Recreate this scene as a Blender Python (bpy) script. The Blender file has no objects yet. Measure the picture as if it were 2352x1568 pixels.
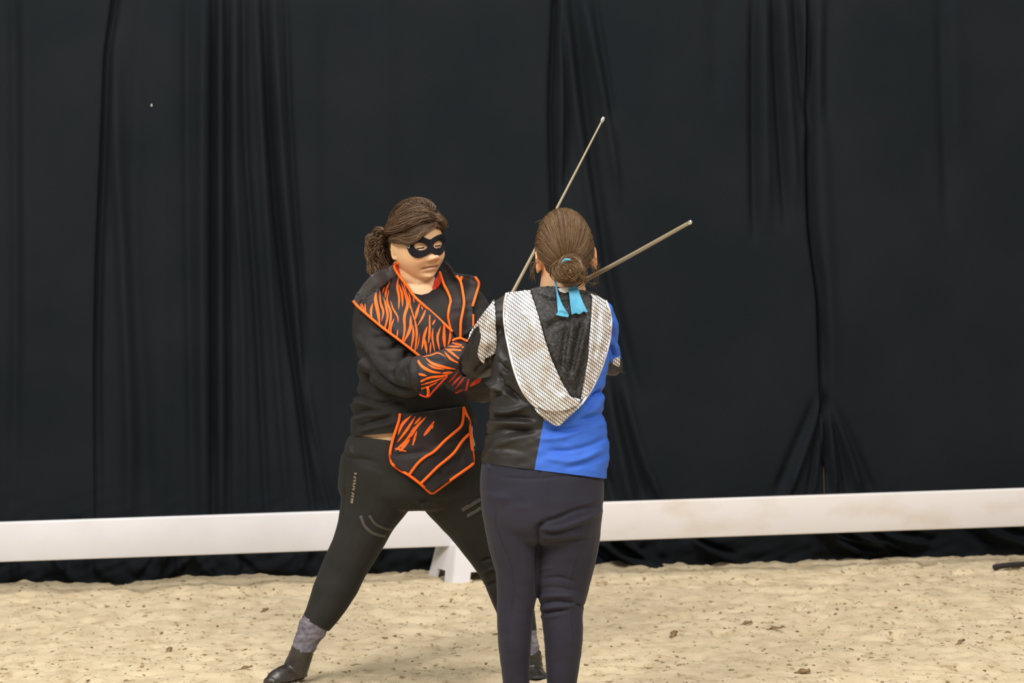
import bpy, bmesh, math, random
import numpy as np
from mathutils import Vector, Matrix
from mathutils.bvhtree import BVHTree
from mathutils.geometry import delaunay_2d_cdt

# ---------------------------------------------------------------- camera, world, lights, exposure
scene = bpy.context.scene
col = scene.collection
F = 6516.0                      # focal length in pixels of the 2352 x 1568 frame
HC = 2.06                       # camera height
PITCH = math.atan(584 / F)
ROLL = math.radians(-0.45)
cam_d = bpy.data.cameras.new('camera')
cam_d.sensor_width = 36.0
cam_d.lens = 36.0 * F / 2352.0
cam_d.clip_end = 200
cam_d.dof.use_dof = True
cam_d.dof.focus_distance = 9.35
cam_d.dof.aperture_fstop = 4.0
cam = bpy.data.objects.new('camera', cam_d)
CAMR = Matrix.Rotation(math.pi / 2 - PITCH, 3, 'X') @ Matrix.Rotation(ROLL, 3, 'Z')
CAMP = Vector((0, 0, HC))
cam.matrix_world = Matrix.Translation(CAMP) @ CAMR.to_4x4()
col.objects.link(cam)
scene.camera = cam

world = bpy.data.worlds.new('hall_light')
scene.world = world
world.use_nodes = True
bg = world.node_tree.nodes['Background']
bg.inputs['Color'].default_value = (1.0, 0.975, 0.95, 1)
bg.inputs['Strength'].default_value = 0.36

def ceiling_lamp(x, y, z, sx, sy, power, aim):
    l = bpy.data.lights.new('ceiling_lamp', 'AREA')
    l.shape = 'RECTANGLE'; l.size = sx; l.size_y = sy
    l.energy = power; l.color = (1.0, 0.975, 0.945)
    o = bpy.data.objects.new('ceiling_lamp', l)
    o.location = (x, y, z)
    d = Vector(aim) - Vector((x, y, z))
    o.rotation_euler = d.to_track_quat('-Z', 'Y').to_euler()
    col.objects.link(o)
ceiling_lamp(-4.0, 3.6, 7.3, 3.0, 3.0, 700, (-1, 10, 0))
ceiling_lamp(3.0, 2.8, 7.3, 3.0, 3.0, 500, (1, 10, 0))
ceiling_lamp(0.0, 9.5, 8.0, 5.0, 2.0, 400, (0, 10, 0))

scene.view_settings.view_transform = 'Standard'
scene.view_settings.look = 'None'
scene.view_settings.gamma = 1.0
scene.view_settings.use_curve_mapping = False
scene.view_settings.exposure = 0.0

# ---------------------------------------------------------------- helpers
rng = np.random.default_rng(7)
random.seed(7)
CAMRN = np.array(CAMR)

def rays(p):
    p = np.asarray(p, float).reshape(-1, 2)
    d = np.stack([(p[:, 0] - 1176) / F, (784 - p[:, 1]) / F, -np.ones(len(p))], 1)
    return d @ CAMRN.T
def W(px, py, Y):
    d = rays([(px, py)])[0]
    return Vector(d * (Y / d[1])) + CAMP
def WN(p, Y):
    d = rays(p)
    return d * (np.asarray(Y, float) / d[:, 1])[:, None] + np.array(CAMP)
def PX(v):
    c = (np.asarray(v, float) - np.array(CAMP)) @ CAMRN
    return np.stack([1176 + F * c[:, 0] / -c[:, 2], 784 - F * c[:, 1] / -c[:, 2]], 1)
def ground(px, py, z=0.0):
    d = rays([(px, py)])[0]
    return Vector(d * ((z - HC) / d[2])) + CAMP

def lattice(n, seed):
    return np.random.default_rng(seed).random((n, n))
def vnoise(x, y, seed=0):
    L = lattice(256, seed)
    xi = np.floor(x).astype(int); yi = np.floor(y).astype(int)
    fx = x - xi; fy = y - yi
    fx = fx * fx * (3 - 2 * fx); fy = fy * fy * (3 - 2 * fy)
    a = L[xi % 256, yi % 256]; b = L[(xi + 1) % 256, yi % 256]
    c = L[xi % 256, (yi + 1) % 256]; d = L[(xi + 1) % 256, (yi + 1) % 256]
    return (a * (1 - fx) + b * fx) * (1 - fy) + (c * (1 - fx) + d * fx) * fy - 0.5

def link(name, me, mat=None, parent=None, smooth=True):
    o = bpy.data.objects.new(name, me)
    col.objects.link(o)
    if mat is not None:
        for m in (mat if isinstance(mat, (list, tuple)) else [mat]):
            me.materials.append(m)
    if parent is not None:
        o.parent = parent
    if smooth:
        me.polygons.foreach_set('use_smooth', [True] * len(me.polygons))
    return o
def mesh_from(verts, faces, name='m'):
    me = bpy.data.meshes.new(name)
    me.from_pydata([tuple(v) for v in verts], [], [tuple(int(i) for i in f) for f in faces])
    me.update()
    return me
def tag(o, label, cat=None, group=None, kind=None):
    if label: o['label'] = label
    if cat: o['category'] = cat
    if group: o['group'] = group
    if kind: o['kind'] = kind
    return o
def empty(name, loc):
    o = bpy.data.objects.new(name, None)
    o.empty_display_size = 0.1
    col.objects.link(o)
    o.location = loc
    return o
def adopt(o, root):
    o.parent = root
    o.matrix_parent_inverse = Matrix.Translation(root.location).inverted()
    return o

def catmull(pts, n):
    P = np.asarray(pts, float)
    if len(P) == 2:
        t = np.linspace(0, 1, n)[:, None]
        return P[0] * (1 - t) + P[1] * t
    Q = np.vstack([2 * P[0] - P[1], P, 2 * P[-1] - P[-2]])
    out = []
    for u in np.linspace(0, len(P) - 1, n):
        i = min(int(u), len(P) - 2); t = u - i
        a, b, c, d = Q[i], Q[i + 1], Q[i + 2], Q[i + 3]
        out.append(0.5 * (2 * b + (c - a) * t + (2 * a - 5 * b + 4 * c - d) * t * t + (3 * b - a - 3 * c + d) * t ** 3))
    return np.array(out)

def tube_raw(C, R1, R2, ref=(0, 1, 0), n=20, dome=0.45, expo=2.0, axis=None):
    """rings around the world points C; R1 across the view, R2 along ref."""
    C = np.asarray(C, float); ref = np.asarray(ref, float)
    T = np.gradient(C, axis=0)
    if axis is not None: T = np.tile(np.array(axis, float), (len(C), 1))
    T /= np.linalg.norm(T, axis=1)[:, None] + 1e-12
    rings = []
    def ring(c, t, a, b):
        n2 = ref - t * ref.dot(t); n2 /= np.linalg.norm(n2) + 1e-12
        s = np.cross(t, n2)
        th = np.linspace(0, 2 * math.pi, n, endpoint=False)
        cc, ss = np.cos(th), np.sin(th)
        cc = np.sign(cc) * np.abs(cc) ** (2 / expo); ss = np.sign(ss) * np.abs(ss) ** (2 / expo)
        return c + np.outer(cc * a, s) + np.outer(ss * b, n2)
    if dome > 0:
        for k in (0.25, 0.6, 0.88):
            q = math.sqrt(1 - (1 - k) ** 2)
            rings.append(ring(C[0] - T[0] * dome * min(R1[0], R2[0]) * (1 - k) * 1.0, T[0], R1[0] * q, R2[0] * q))
    for i in range(len(C)):
        rings.append(ring(C[i], T[i], R1[i], R2[i]))
    if dome > 0:
        for k in (0.88, 0.6, 0.25):
            q = math.sqrt(1 - (1 - k) ** 2)
            rings.append(ring(C[-1] + T[-1] * dome * min(R1[-1], R2[-1]) * (1 - k), T[-1], R1[-1] * q, R2[-1] * q))
    V = np.vstack(rings); m = len(rings)
    faces = []
    for i in range(m - 1):
        for j in range(n):
            k = (j + 1) % n
            faces.append((i * n + j, i * n + k, (i + 1) * n + k, (i + 1) * n + j))
    faces.append(tuple(range(n - 1, -1, -1)))
    faces.append(tuple(range((m - 1) * n, m * n)))
    return V, faces
def tube(path, grow=0.0, ref=(0, 1, 0), n=20, seg=5, dome=0.45, expo=2.0, axis=None):
    """path: (px, py, Y, radius px, depth radius m or None)"""
    P = [list(p) + [None] * (5 - len(p)) for p in path]
    A = np.array([[p[0], p[1], p[2], p[3], (p[4] if p[4] is not None else p[3] * p[2] / F)] for p in P])
    A = catmull(A, (len(A) - 1) * seg + 1)
    C = WN(A[:, :2], A[:, 2])
    R1 = np.maximum((A[:, 3] + grow) * A[:, 2] / F, 0.002)
    R2 = np.maximum(A[:, 4] + grow * A[:, 2] / F, 0.002)
    return tube_raw(C, R1, R2, ref, n, dome, expo, axis)
def rows(rw, grow=0.0, n=36, expo=2.3, seg=3, dome=0.25):
    """torso from silhouette rows (py, left px, right px, Y, half depth m)"""
    path = [((l + r) / 2, py, Y, (r - l) / 2, d) for py, l, r, Y, d in rw]
    return tube(path, grow, n=n, seg=seg, dome=dome, expo=expo, axis=(0, 0, -1))
def join(parts):
    V, Fa, off = [], [], 0
    for v, f in parts:
        V.append(np.asarray(v)); Fa += [tuple(i + off for i in q) for q in f]; off += len(v)
    return np.vstack(V), Fa

def lap_smooth(V, edges, it, lam=0.5, keep=None):
    n = len(V); a, b = edges[:, 0], edges[:, 1]
    deg = np.bincount(a, minlength=n) + np.bincount(b, minlength=n)
    deg = np.maximum(deg, 1)
    for _ in range(it):
        S = np.stack([np.bincount(a, V[b, k], n) + np.bincount(b, V[a, k], n) for k in range(V.shape[1])], 1) / deg[:, None]
        D = (S - V) * lam
        if keep is not None: D *= keep[:, None]
        V = V + D
    return V
def mesh_arrays(me):
    V = np.empty(len(me.vertices) * 3); me.vertices.foreach_get('co', V)
    E = np.empty(len(me.edges) * 2, dtype=np.int32); me.edges.foreach_get('vertices', E)
    return V.reshape(-1, 3), E.reshape(-1, 2)
def normals(me):
    N = np.empty(len(me.vertices) * 3)
    me.vertex_normals.foreach_get('vector', N)
    return N.reshape(-1, 3)
def set_co(me, V):
    me.vertices.foreach_set('co', np.asarray(V, float).ravel()); me.update()

def union(parts, voxel, it=4):
    """closed pieces grown together into one continuous surface"""
    V, Fa = join(parts)
    me = mesh_from(V, Fa, 'tmp')
    bm = bmesh.new(); bm.from_mesh(me)
    bmesh.ops.recalc_face_normals(bm, faces=bm.faces); bm.to_mesh(me); bm.free()
    o = bpy.data.objects.new('tmp', me); col.objects.link(o)
    md = o.modifiers.new('r', 'REMESH'); md.mode = 'VOXEL'; md.voxel_size = voxel
    dg = bpy.context.evaluated_depsgraph_get()
    out = bpy.data.meshes.new_from_object(o.evaluated_get(dg))
    bpy.data.objects.remove(o); bpy.data.meshes.remove(me)
    V, E = mesh_arrays(out)
    set_co(out, lap_smooth(V, E, it))
    return out
def bvh_of(*objs):
    V, Fa = [], []; off = 0
    for o in objs:
        me = o.data if hasattr(o, 'data') else o
        V += [v.co.copy() for v in me.vertices]
        Fa += [[i + off for i in p.vertices] for p in me.polygons]; off = len(V)
    return BVHTree.FromPolygons(V, Fa)

def fold_disp(P, folds):
    """height field from traced folds: (points, half width px, amplitude m)"""
    D = np.zeros(len(P))
    for pts, w, amp in folds:
        pts = catmull(pts, max(6, 5 * (len(pts) - 1) + 1)) if len(pts) > 2 else np.array(catmull(pts, 4))
        lo = pts.min(0) - 3.2 * w; hi = pts.max(0) + 3.2 * w
        idx = np.nonzero(((P >= lo) & (P <= hi)).all(1))[0]
        if not len(idx): continue
        Q = P[idx]; best = np.full(len(Q), 1e9); bt = np.zeros(len(Q))
        m = len(pts) - 1
        for i in range(m):
            a, b = pts[i], pts[i + 1]; ab = b - a
            t = np.clip(((Q - a) @ ab) / (ab @ ab + 1e-9), 0, 1)
            d = np.hypot(*(Q - a - t[:, None] * ab).T)
            u = d < best
            best[u] = d[u]; bt[u] = (i + t[u]) / m
        taper = np.clip(np.minimum(bt, 1 - bt) * 6, 0, 1)
        taper = 0.25 + 0.75 * taper
        D[idx] += amp * taper * np.exp(-(best / w) ** 2)
    return D
def wrinkle(me, folds, extra=None, k=1.35):
    V, E = mesh_arrays(me); N = normals(me)
    d = fold_disp(PX(V), folds) * k
    if extra is not None: d = d + extra(V, PX(V))
    set_co(me, V + N * d[:, None])

def inside(P, poly):
    P = np.asarray(P, float); poly = np.asarray(poly, float)
    x, y = P[:, 0], P[:, 1]; r = np.zeros(len(P), bool)
    j = len(poly) - 1
    for i in range(len(poly)):
        xi, yi = poly[i]; xj, yj = poly[j]
        c = ((yi > y) != (yj > y)) & (x < (xj - xi) * (y - yi) / (yj - yi + 1e-12) + xi)
        r ^= c; j = i
    return r
def stroke(pts, w, blunt=(0.0, 0.0)):
    """outline of a tapering painted stripe"""
    n = max(8, 4 * len(pts))
    C = catmull(pts, n); T = np.gradient(C, axis=0)
    T /= np.linalg.norm(T, axis=1)[:, None] + 1e-9
    Nn = np.stack([-T[:, 1], T[:, 0]], 1)
    t = np.linspace(0, 1, n)
    prof = np.maximum(np.sin(np.pi * t) ** 0.7, 0.04)
    prof = np.maximum(prof, np.where(t < .5, blunt[0], blunt[1]))
    h = (w / 2 * prof)[:, None]
    return np.vstack([C + Nn * h, (C - Nn * h)[::-1]])
def resample(poly, sp, closed=True):
    poly = np.asarray(poly, float); out = []
    m = len(poly) if closed else len(poly) - 1
    for i in range(m):
        a, b = poly[i], poly[(i + 1) % len(poly)]
        k = max(1, int(np.hypot(*(b - a)) / sp))
        for q in range(k): out.append(a + (b - a) * q / k)
    if not closed: out.append(poly[-1])
    return np.array(out)
def soft(poly, n=None):
    """closed smooth outline through the points"""
    P = np.asarray(poly, float)
    Q = np.vstack([P[-2:], P, P[:3]])
    n = n or len(P) * 6
    C = catmull(Q, (len(Q) - 1) * 6 + 1)
    return C[12:12 + len(P) * 6]
def drape_Y(P, bvh, Y0=None, miss_only=False):
    d = rays(P); o = CAMP; Y = np.full(len(P), np.nan)
    for i, r in enumerate(d):
        h = bvh.ray_cast(o, Vector(r).normalized())
        if h[0] is not None: Y[i] = h[0].y
    bad = np.isnan(Y)
    if bad.all(): Y[:] = Y0
    elif bad.any():
        G = np.nonzero(~bad)[0]
        for i in np.nonzero(bad)[0]:
            dd = np.hypot(*(P[G] - P[i]).T); k = np.argsort(dd)[:6]
            w = 1 / (dd[k] ** 2 + 1)
            Y[i] = (Y[G[k]] * w).sum() / w.sum()
    return Y
def patch(name, outer, bvh, mats, parent, off=0.006, sp=5.0, holes=(), prints=(), thick=0.004, smooth_it=6, bulge=None, folds=(), uv=None):
    """a cloth piece cut to an outline and laid over what it lies on; prints are stripes in the second material"""
    outer = resample(outer, sp)
    loops = [outer] + [resample(h, sp) for h in holes] + [np.asarray(s) for s in prints]
    verts, edges = [], []
    for L in loops:
        s = len(verts); verts += [Vector((float(a), float(b))) for a, b in L]
        edges += [(s + i, s + (i + 1) % len(L)) for i in range(len(L))]
    lo, hi = outer.min(0), outer.max(0)
    gx, gy = np.meshgrid(np.arange(lo[0], hi[0], sp), np.arange(lo[1], hi[1], sp))
    G = np.stack([gx.ravel() + (np.round((gy.ravel() - lo[1]) / sp) % 2) * sp / 2, gy.ravel()], 1)
    G = G[inside(G, outer)]
    for h in holes: G = G[~inside(G, h)]
    if len(G):
        dm = np.min(np.hypot(G[:, None, 0] - outer[None, :, 0], G[:, None, 1] - outer[None, :, 1]), 1)
        G = G[dm > sp * 0.45]
    verts += [Vector((float(a), float(b))) for a, b in G]
    r = delaunay_2d_cdt(verts, edges, [], 0, 1e-3)
    P = np.array([(v.x, v.y) for v in r[0]]); T = np.array([f for f in r[2] if len(f) == 3])
    cen = P[T].mean(1)
    keep = inside(cen, outer)
    for h in holes: keep &= ~inside(cen, h)
    T = T[keep]; cen = cen[keep]
    mi = np.zeros(len(T), int)
    for s in prints: mi[inside(cen, s)] = 1
    used = np.unique(T); remap = -np.ones(len(P), int); remap[used] = np.arange(len(used))
    P = P[used]; T = remap[T]
    Y = drape_Y(P, bvh, 9.5)
    E = np.vstack([T[:, [0, 1]], T[:, [1, 2]], T[:, [2, 0]]])
    if smooth_it:
        Ys = lap_smooth(Y[:, None], E, smooth_it)[:, 0]
        Y = lap_smooth(np.minimum(Y, Ys)[:, None], E, 3 if smooth_it < 20 else 8)[:, 0]
    Y = Y - off
    if bulge is not None: Y = Y - bulge(P)
    if len(folds): Y = Y - fold_disp(P, folds)
    V = WN(P, Y)
    a = V[T[:, 1]] - V[T[:, 0]]; b = V[T[:, 2]] - V[T[:, 0]]
    if np.cross(a, b)[:, 1].mean() > 0: T = T[:, ::-1]
    me = mesh_from(V, T, name)
    me.polygons.foreach_set('material_index', mi.astype(np.int32))
    uvl = me.uv_layers.new(name='UVMap')
    li = np.empty(len(me.loops), dtype=np.int32); me.loops.foreach_get('vertex_index', li)
    UVc = (P if uv is None else uv(P)) / 100.0
    uvl.data.foreach_set('uv', UVc[li].ravel())
    o = link(name, me, mats)
    if thick:
        md = o.modifiers.new('thickness', 'SOLIDIFY'); md.thickness = thick; md.offset = -1
    adopt(o, parent)
    return o
def cord(name, pts, r, bvh, mat, parent, off=0.006, sp=4.0, it=22, smooth_path=True):
    """piping laid on cloth"""
    P = catmull(pts, 12 * (len(pts) - 1) + 1) if smooth_path else np.asarray(pts, float)
    P = resample(P, sp, False)
    Y = drape_Y(P, bvh, 9.6)
    E = np.stack([np.arange(len(P) - 1), np.arange(1, len(P))], 1)
    if len(P) > 3:
        if it > 10: Y = np.array([Y[max(0, i - 5):i + 6].min() for i in range(len(Y))])
        Y = lap_smooth(Y[:, None], E, it)[:, 0]
    C = WN(P, Y - off)
    n = len(C); R = np.full(n, r * 9.7 / F)
    V, Fa = tube_raw(C, R, R * 0.6, n=8, dome=0.5)
    o = link(name, mesh_from(V, Fa), mat)
    adopt(o, parent)
    return o

# ---------------------------------------------------------------- materials
def new_mat(name, color=(.5, .5, .5), rough=0.7, metal=0.0, spec=0.4, sheen=0.0):
    m = bpy.data.materials.new(name); m.use_nodes = True
    b = m.node_tree.nodes['Principled BSDF']
    b.inputs['Base Color'].default_value = (*color, 1)
    b.inputs['Roughness'].default_value = rough
    b.inputs['Metallic'].default_value = metal
    b.inputs['Specular IOR Level'].default_value = spec
    b.inputs['Sheen Weight'].default_value = sheen
    return m
def nodes_of(m): return m.node_tree.nodes, m.node_tree.links, m.node_tree.nodes['Principled BSDF']
def tint(m, c1, c2, scale=20, detail=4, lo=0.35, hi=0.65, coord='Object', stretch=None):
    N, L, b = nodes_of(m)
    tc = N.new('ShaderNodeTexCoord'); nz = N.new('ShaderNodeTexNoise'); rp = N.new('ShaderNodeValToRGB')
    nz.inputs['Scale'].default_value = scale; nz.inputs['Detail'].default_value = detail
    src = tc.outputs[coord]
    if stretch:
        mp = N.new('ShaderNodeMapping'); mp.inputs['Scale'].default_value = stretch
        L.new(src, mp.inputs['Vector']); src = mp.outputs[0]
    L.new(src, nz.inputs['Vector']); L.new(nz.outputs['Fac'], rp.inputs['Fac'])
    rp.color_ramp.elements[0].position = lo; rp.color_ramp.elements[0].color = (*c1, 1)
    rp.color_ramp.elements[1].position = hi; rp.color_ramp.elements[1].color = (*c2, 1)
    L.new(rp.outputs['Color'], b.inputs['Base Color'])
    return m
def bump(m, scale, strength, dist=0.002, detail=3, stretch=None, coord='Object'):
    N, L, b = nodes_of(m)
    tc = N.new('ShaderNodeTexCoord'); nz = N.new('ShaderNodeTexNoise'); bp = N.new('ShaderNodeBump')
    nz.inputs['Scale'].default_value = scale; nz.inputs['Detail'].default_value = detail
    bp.inputs['Strength'].default_value = strength; bp.inputs['Distance'].default_value = dist
    src = tc.outputs[coord]
    if stretch:
        mp = N.new('ShaderNodeMapping'); mp.inputs['Scale'].default_value = stretch
        L.new(src, mp.inputs['Vector']); src = mp.outputs[0]
    L.new(src, nz.inputs['Vector']); L.new(nz.outputs['Fac'], bp.inputs['Height'])
    L.new(bp.outputs['Normal'], b.inputs['Normal'])
    return m

M_sand = tint(new_mat('sand', rough=0.95, spec=0.1), (.475, .378, .240), (.60, .495, .328), scale=9, detail=10, lo=.3, hi=.6)
bump(M_sand, 150, 0.7, 0.008, 6)
def speckle(m, c, scale, lo, hi, stretch):
    """small dark flecks in the sand"""
    N, L, b = nodes_of(m)
    src = b.inputs['Base Color'].links[0].from_socket
    tc = N.new('ShaderNodeTexCoord'); mp = N.new('ShaderNodeMapping'); mp.inputs['Scale'].default_value = stretch
    nz = N.new('ShaderNodeTexNoise'); nz.inputs['Scale'].default_value = scale; nz.inputs['Detail'].default_value = 5
    mr = N.new('ShaderNodeMapRange'); mr.inputs[1].default_value = lo; mr.inputs[2].default_value = hi
    mx = N.new('ShaderNodeMix'); mx.data_type = 'RGBA'; mx.inputs[7].default_value = (*c, 1)
    L.new(tc.outputs['Object'], mp.inputs['Vector']); L.new(mp.outputs[0], nz.inputs['Vector']); L.new(nz.outputs['Fac'], mr.inputs[0])
    L.new(mr.outputs[0], mx.inputs[0]); L.new(src, mx.inputs[6]); L.new(mx.outputs[2], b.inputs['Base Color'])
speckle(M_sand, (.25, .175, .09), 34, .605, .70, (1, .8, 1))
speckle(M_sand, (.38, .28, .16), 12, .60, .74, (1, .9, 1))
M_clod = tint(new_mat('clod', rough=0.95, spec=0.1), (.16, .105, .05), (.36, .26, .14), scale=60)
M_drape = bump(tint(new_mat('black_drape', rough=0.85, spec=0.10), (.0078, .0104, .0128), (.0102, .0126, .0150), scale=2.5, detail=6), 500, 0.12, 0.001)
M_white = bump(tint(new_mat('white_paint', rough=0.55, spec=0.3), (.62, .602, .612), (.655, .638, .648), scale=6), 90, 0.08, 0.001)
M_dirty = bump(tint(new_mat('stained_white_paint', rough=0.6, spec=0.3), (.56, .475, .385), (.66, .622, .60), scale=3.5, detail=7, lo=.22, hi=.5, stretch=(1, 1, 2)), 90, 0.08, 0.001)
M_wall = tint(new_mat('back_wall_boards', rough=0.8), (.42, .33, .2), (.55, .45, .3), scale=3, stretch=(6, 6, .4))
M_pole = tint(new_mat('dark_pole_wood', rough=0.7), (.012, .010, .010), (.03, .022, .02), scale=20)
M_chip = tint(new_mat('wood_chip', rough=0.9), (.10, .06, .03), (.25, .16, .08), scale=40)
M_black = bump(tint(new_mat('black_jersey', rough=0.75, spec=0.2, sheen=0.02), (.013, .012, .0112), (.021, .0193, .0177), scale=7), 420, 0.1, 0.001)
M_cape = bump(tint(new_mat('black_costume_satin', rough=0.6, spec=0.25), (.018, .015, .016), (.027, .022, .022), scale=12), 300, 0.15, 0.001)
M_cape_top = bump(new_mat('black_satin_lit_top', (.045, .04, .038), 0.5, spec=0.5), 60, 0.15, 0.003)  # black cape cloth lightened: light from above is put into the colour
M_orange = new_mat('orange_print', (1.0, .138, .008), 0.6, spec=0.3)
M_piping = bump(new_mat('orange_piping', (1.0, .145, .008), 0.55, spec=0.3), 300, 0.2, 0.001)
M_red = new_mat('red_lining', (.48, .028, .008), 0.7)
M_tights = bump(tint(new_mat('black_tights', rough=0.7, spec=0.2, sheen=0.03), (.014, .0135, .012), (.0215, .020, .0175), scale=6), 500, 0.08, 0.001)
M_reflect = new_mat('grey_reflective_print', (.07, .06, .048), 0.5)
M_letter = new_mat('tan_lettering', (.19, .155, .10), 0.6)
M_blackB = bump(tint(new_mat('black_polyester', rough=0.5, spec=0.35), (.0155, .0135, .0125), (.025, .022, .020), scale=8), 350, 0.1, 0.001)
M_blue = bump(tint(new_mat('blue_polyester', rough=0.6, spec=0.2), (.039, .126, .54), (.048, .148, .61), scale=10), 350, 0.1, 0.001)
M_breech = bump(tint(new_mat('charcoal_breeches', rough=0.75, spec=0.2, sheen=0.06), (.019, .0175, .028), (.027, .025, .038), scale=6), 600, 0.1, 0.001)
M_sock = bump(tint(new_mat('grey_sock', rough=0.85), (.09, .082, .105), (.2, .18, .2), scale=35, detail=5), 200, 0.3, 0.002)
M_boot = bump(tint(new_mat('dark_leather', rough=0.32, spec=0.6), (.017, .0145, .012), (.04, .034, .027), scale=18), 60, 0.2, 0.003)
M_mask = new_mat('black_felt_mask', (.0095, .0075, .0095), 0.85, spec=0.2)
M_metal = new_mat('bright_metal', (.75, .74, .72), 0.25, metal=1.0)
M_blade = bump(new_mat('foil_steel', (.36, .30, .205), 0.5, metal=0.35), 200, 0.1, 0.001)
M_grip = new_mat('black_grip', (.02, .02, .02), 0.6)
M_ribbon = bump(tint(new_mat('sky_blue_ribbon', rough=0.6), (.065, .31, .48), (.10, .40, .58), scale=25), 300, 0.15, 0.001)
M_lace = new_mat('white_lace', (.75, .72, .68), 0.8)
M_lash = new_mat('dark_lashes', (.012, .008, .006), 0.7)

def skin_mat(name, base):
    m = new_mat(name, base, 0.5, spec=0.35)
    N, L, b = nodes_of(m)
    at = N.new('ShaderNodeAttribute'); at.attribute_name = 'tone'
    nz = N.new('ShaderNodeTexNoise'); nz.inputs['Scale'].default_value = 35; nz.inputs['Detail'].default_value = 3
    tc = N.new('ShaderNodeTexCoord'); L.new(tc.outputs['Object'], nz.inputs['Vector'])
    mr = N.new('ShaderNodeMapRange'); mr.inputs[3].default_value = .93; mr.inputs[4].default_value = 1.05
    L.new(nz.outputs['Fac'], mr.inputs[0])
    mx = N.new('ShaderNodeMix'); mx.data_type = 'RGBA'; mx.blend_type = 'MULTIPLY'; mx.inputs[0].default_value = 1
    L.new(at.outputs['Color'], mx.inputs[6]); L.new(mr.outputs[0], mx.inputs[7])
    L.new(mx.outputs[2], b.inputs['Base Color'])
    b.inputs['Subsurface Weight'].default_value = 0.08
    b.inputs['Subsurface Radius'].default_value = (.012, .005, .003)
    return m
M_skinA = skin_mat('warm_skin', (.6, .35, .2))
M_skinB = skin_mat('warm_skin_two', (.6, .35, .2))

def hair_mat(name, cols, rough=0.45):
    m = new_mat(name, cols[0], rough, spec=0.25)
    N, L, b = nodes_of(m)
    g = N.new('ShaderNodeNewGeometry'); rp = N.new('ShaderNodeValToRGB')
    L.new(g.outputs['Random Per Island'], rp.inputs['Fac'])
    e = rp.color_ramp.elements
    e[0].color = (*cols[0], 1); e[1].color = (*cols[-1], 1)
    for i, c in enumerate(cols[1:-1]):
        q = e.new((i + 1) / (len(cols) - 1)); q.color = (*c, 1)
    L.new(rp.outputs['Color'], b.inputs['Base Color'])
    return m
M_hairA = hair_mat('dark_brown_hair', [(.050, .026, .014), (.092, .052, .028), (.14, .083, .045), (.25, .165, .098)])
M_hairB = hair_mat('light_brown_hair', [(.068, .035, .015), (.10, .055, .024), (.135, .078, .035), (.19, .118, .056)])
M_capA = bump(new_mat('hair_base_dark', (.070, .040, .021), 0.7), 30, 0.5, 0.004)
M_capB = bump(new_mat('hair_base_brown', (.105, .060, .028), 0.7), 30, 0.5, 0.004)

def net_mat():
    """bright foil cloth under a black fishnet"""
    m = new_mat('silver_net', (.8, .78, .75), 0.38, metal=0.12, spec=0.6)
    N, L, b = nodes_of(m)
    uv = N.new('ShaderNodeUVMap'); uv.uv_map = 'UVMap'
    sx = N.new('ShaderNodeSeparateXYZ'); L.new(uv.outputs[0], sx.inputs[0])
    def math_(op, a, c=None, v=None):
        n = N.new('ShaderNodeMath'); n.operation = op
        for i, q in enumerate((a, c)):
            if q is None: continue
            if isinstance(q, (int, float)): n.inputs[i].default_value = q
            else: L.new(q, n.inputs[i])
        return n.outputs[0]
    fac = None
    for kx, ky in ((22.5, 3.0), (8.5, -11.0)):
        s = math_('ADD', math_('MULTIPLY', sx.outputs[0], kx), math_('MULTIPLY', sx.outputs[1], ky))
        f = math_('FRACT', s)
        t = math_('ABSOLUTE', math_('SUBTRACT', f, 0.5))
        ln = math_('LESS_THAN', t, 0.11)
        fac = ln if fac is None else math_('MAXIMUM', fac, ln)
    tc = N.new('ShaderNodeTexCoord'); nz = N.new('ShaderNodeTexNoise'); nz.inputs['Scale'].default_value = 22; nz.inputs['Detail'].default_value = 6
    L.new(tc.outputs['Object'], nz.inputs['Vector'])
    rp = N.new('ShaderNodeValToRGB'); L.new(nz.outputs['Fac'], rp.inputs['Fac'])
    rp.color_ramp.elements[0].position = .3; rp.color_ramp.elements[0].color = (.58, .49, .40, 1)
    rp.color_ramp.elements[1].position = .62; rp.color_ramp.elements[1].color = (.98, .96, .96, 1)  # white highlights of the foil are painted into its colour by noise
    mx = N.new('ShaderNodeMix'); mx.data_type = 'RGBA'
    L.new(fac, mx.inputs[0]); L.new(rp.outputs['Color'], mx.inputs[6]); mx.inputs[7].default_value = (.02, .016, .014, 1)
    L.new(mx.outputs[2], b.inputs['Base Color'])
    bp = N.new('ShaderNodeBump'); bp.inputs['Strength'].default_value = .4; bp.inputs['Distance'].default_value = .004
    L.new(nz.outputs['Fac'], bp.inputs['Height']); L.new(bp.outputs['Normal'], b.inputs['Normal'])
    return m
M_net = net_mat()
M_hoodin = bump(tint(new_mat('black_shimmer_net', rough=0.55, spec=0.3), (.013, .011, .010), (.06, .056, .05), scale=120, detail=2, lo=.45, hi=.75), 200, 0.5, 0.002)

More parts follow.
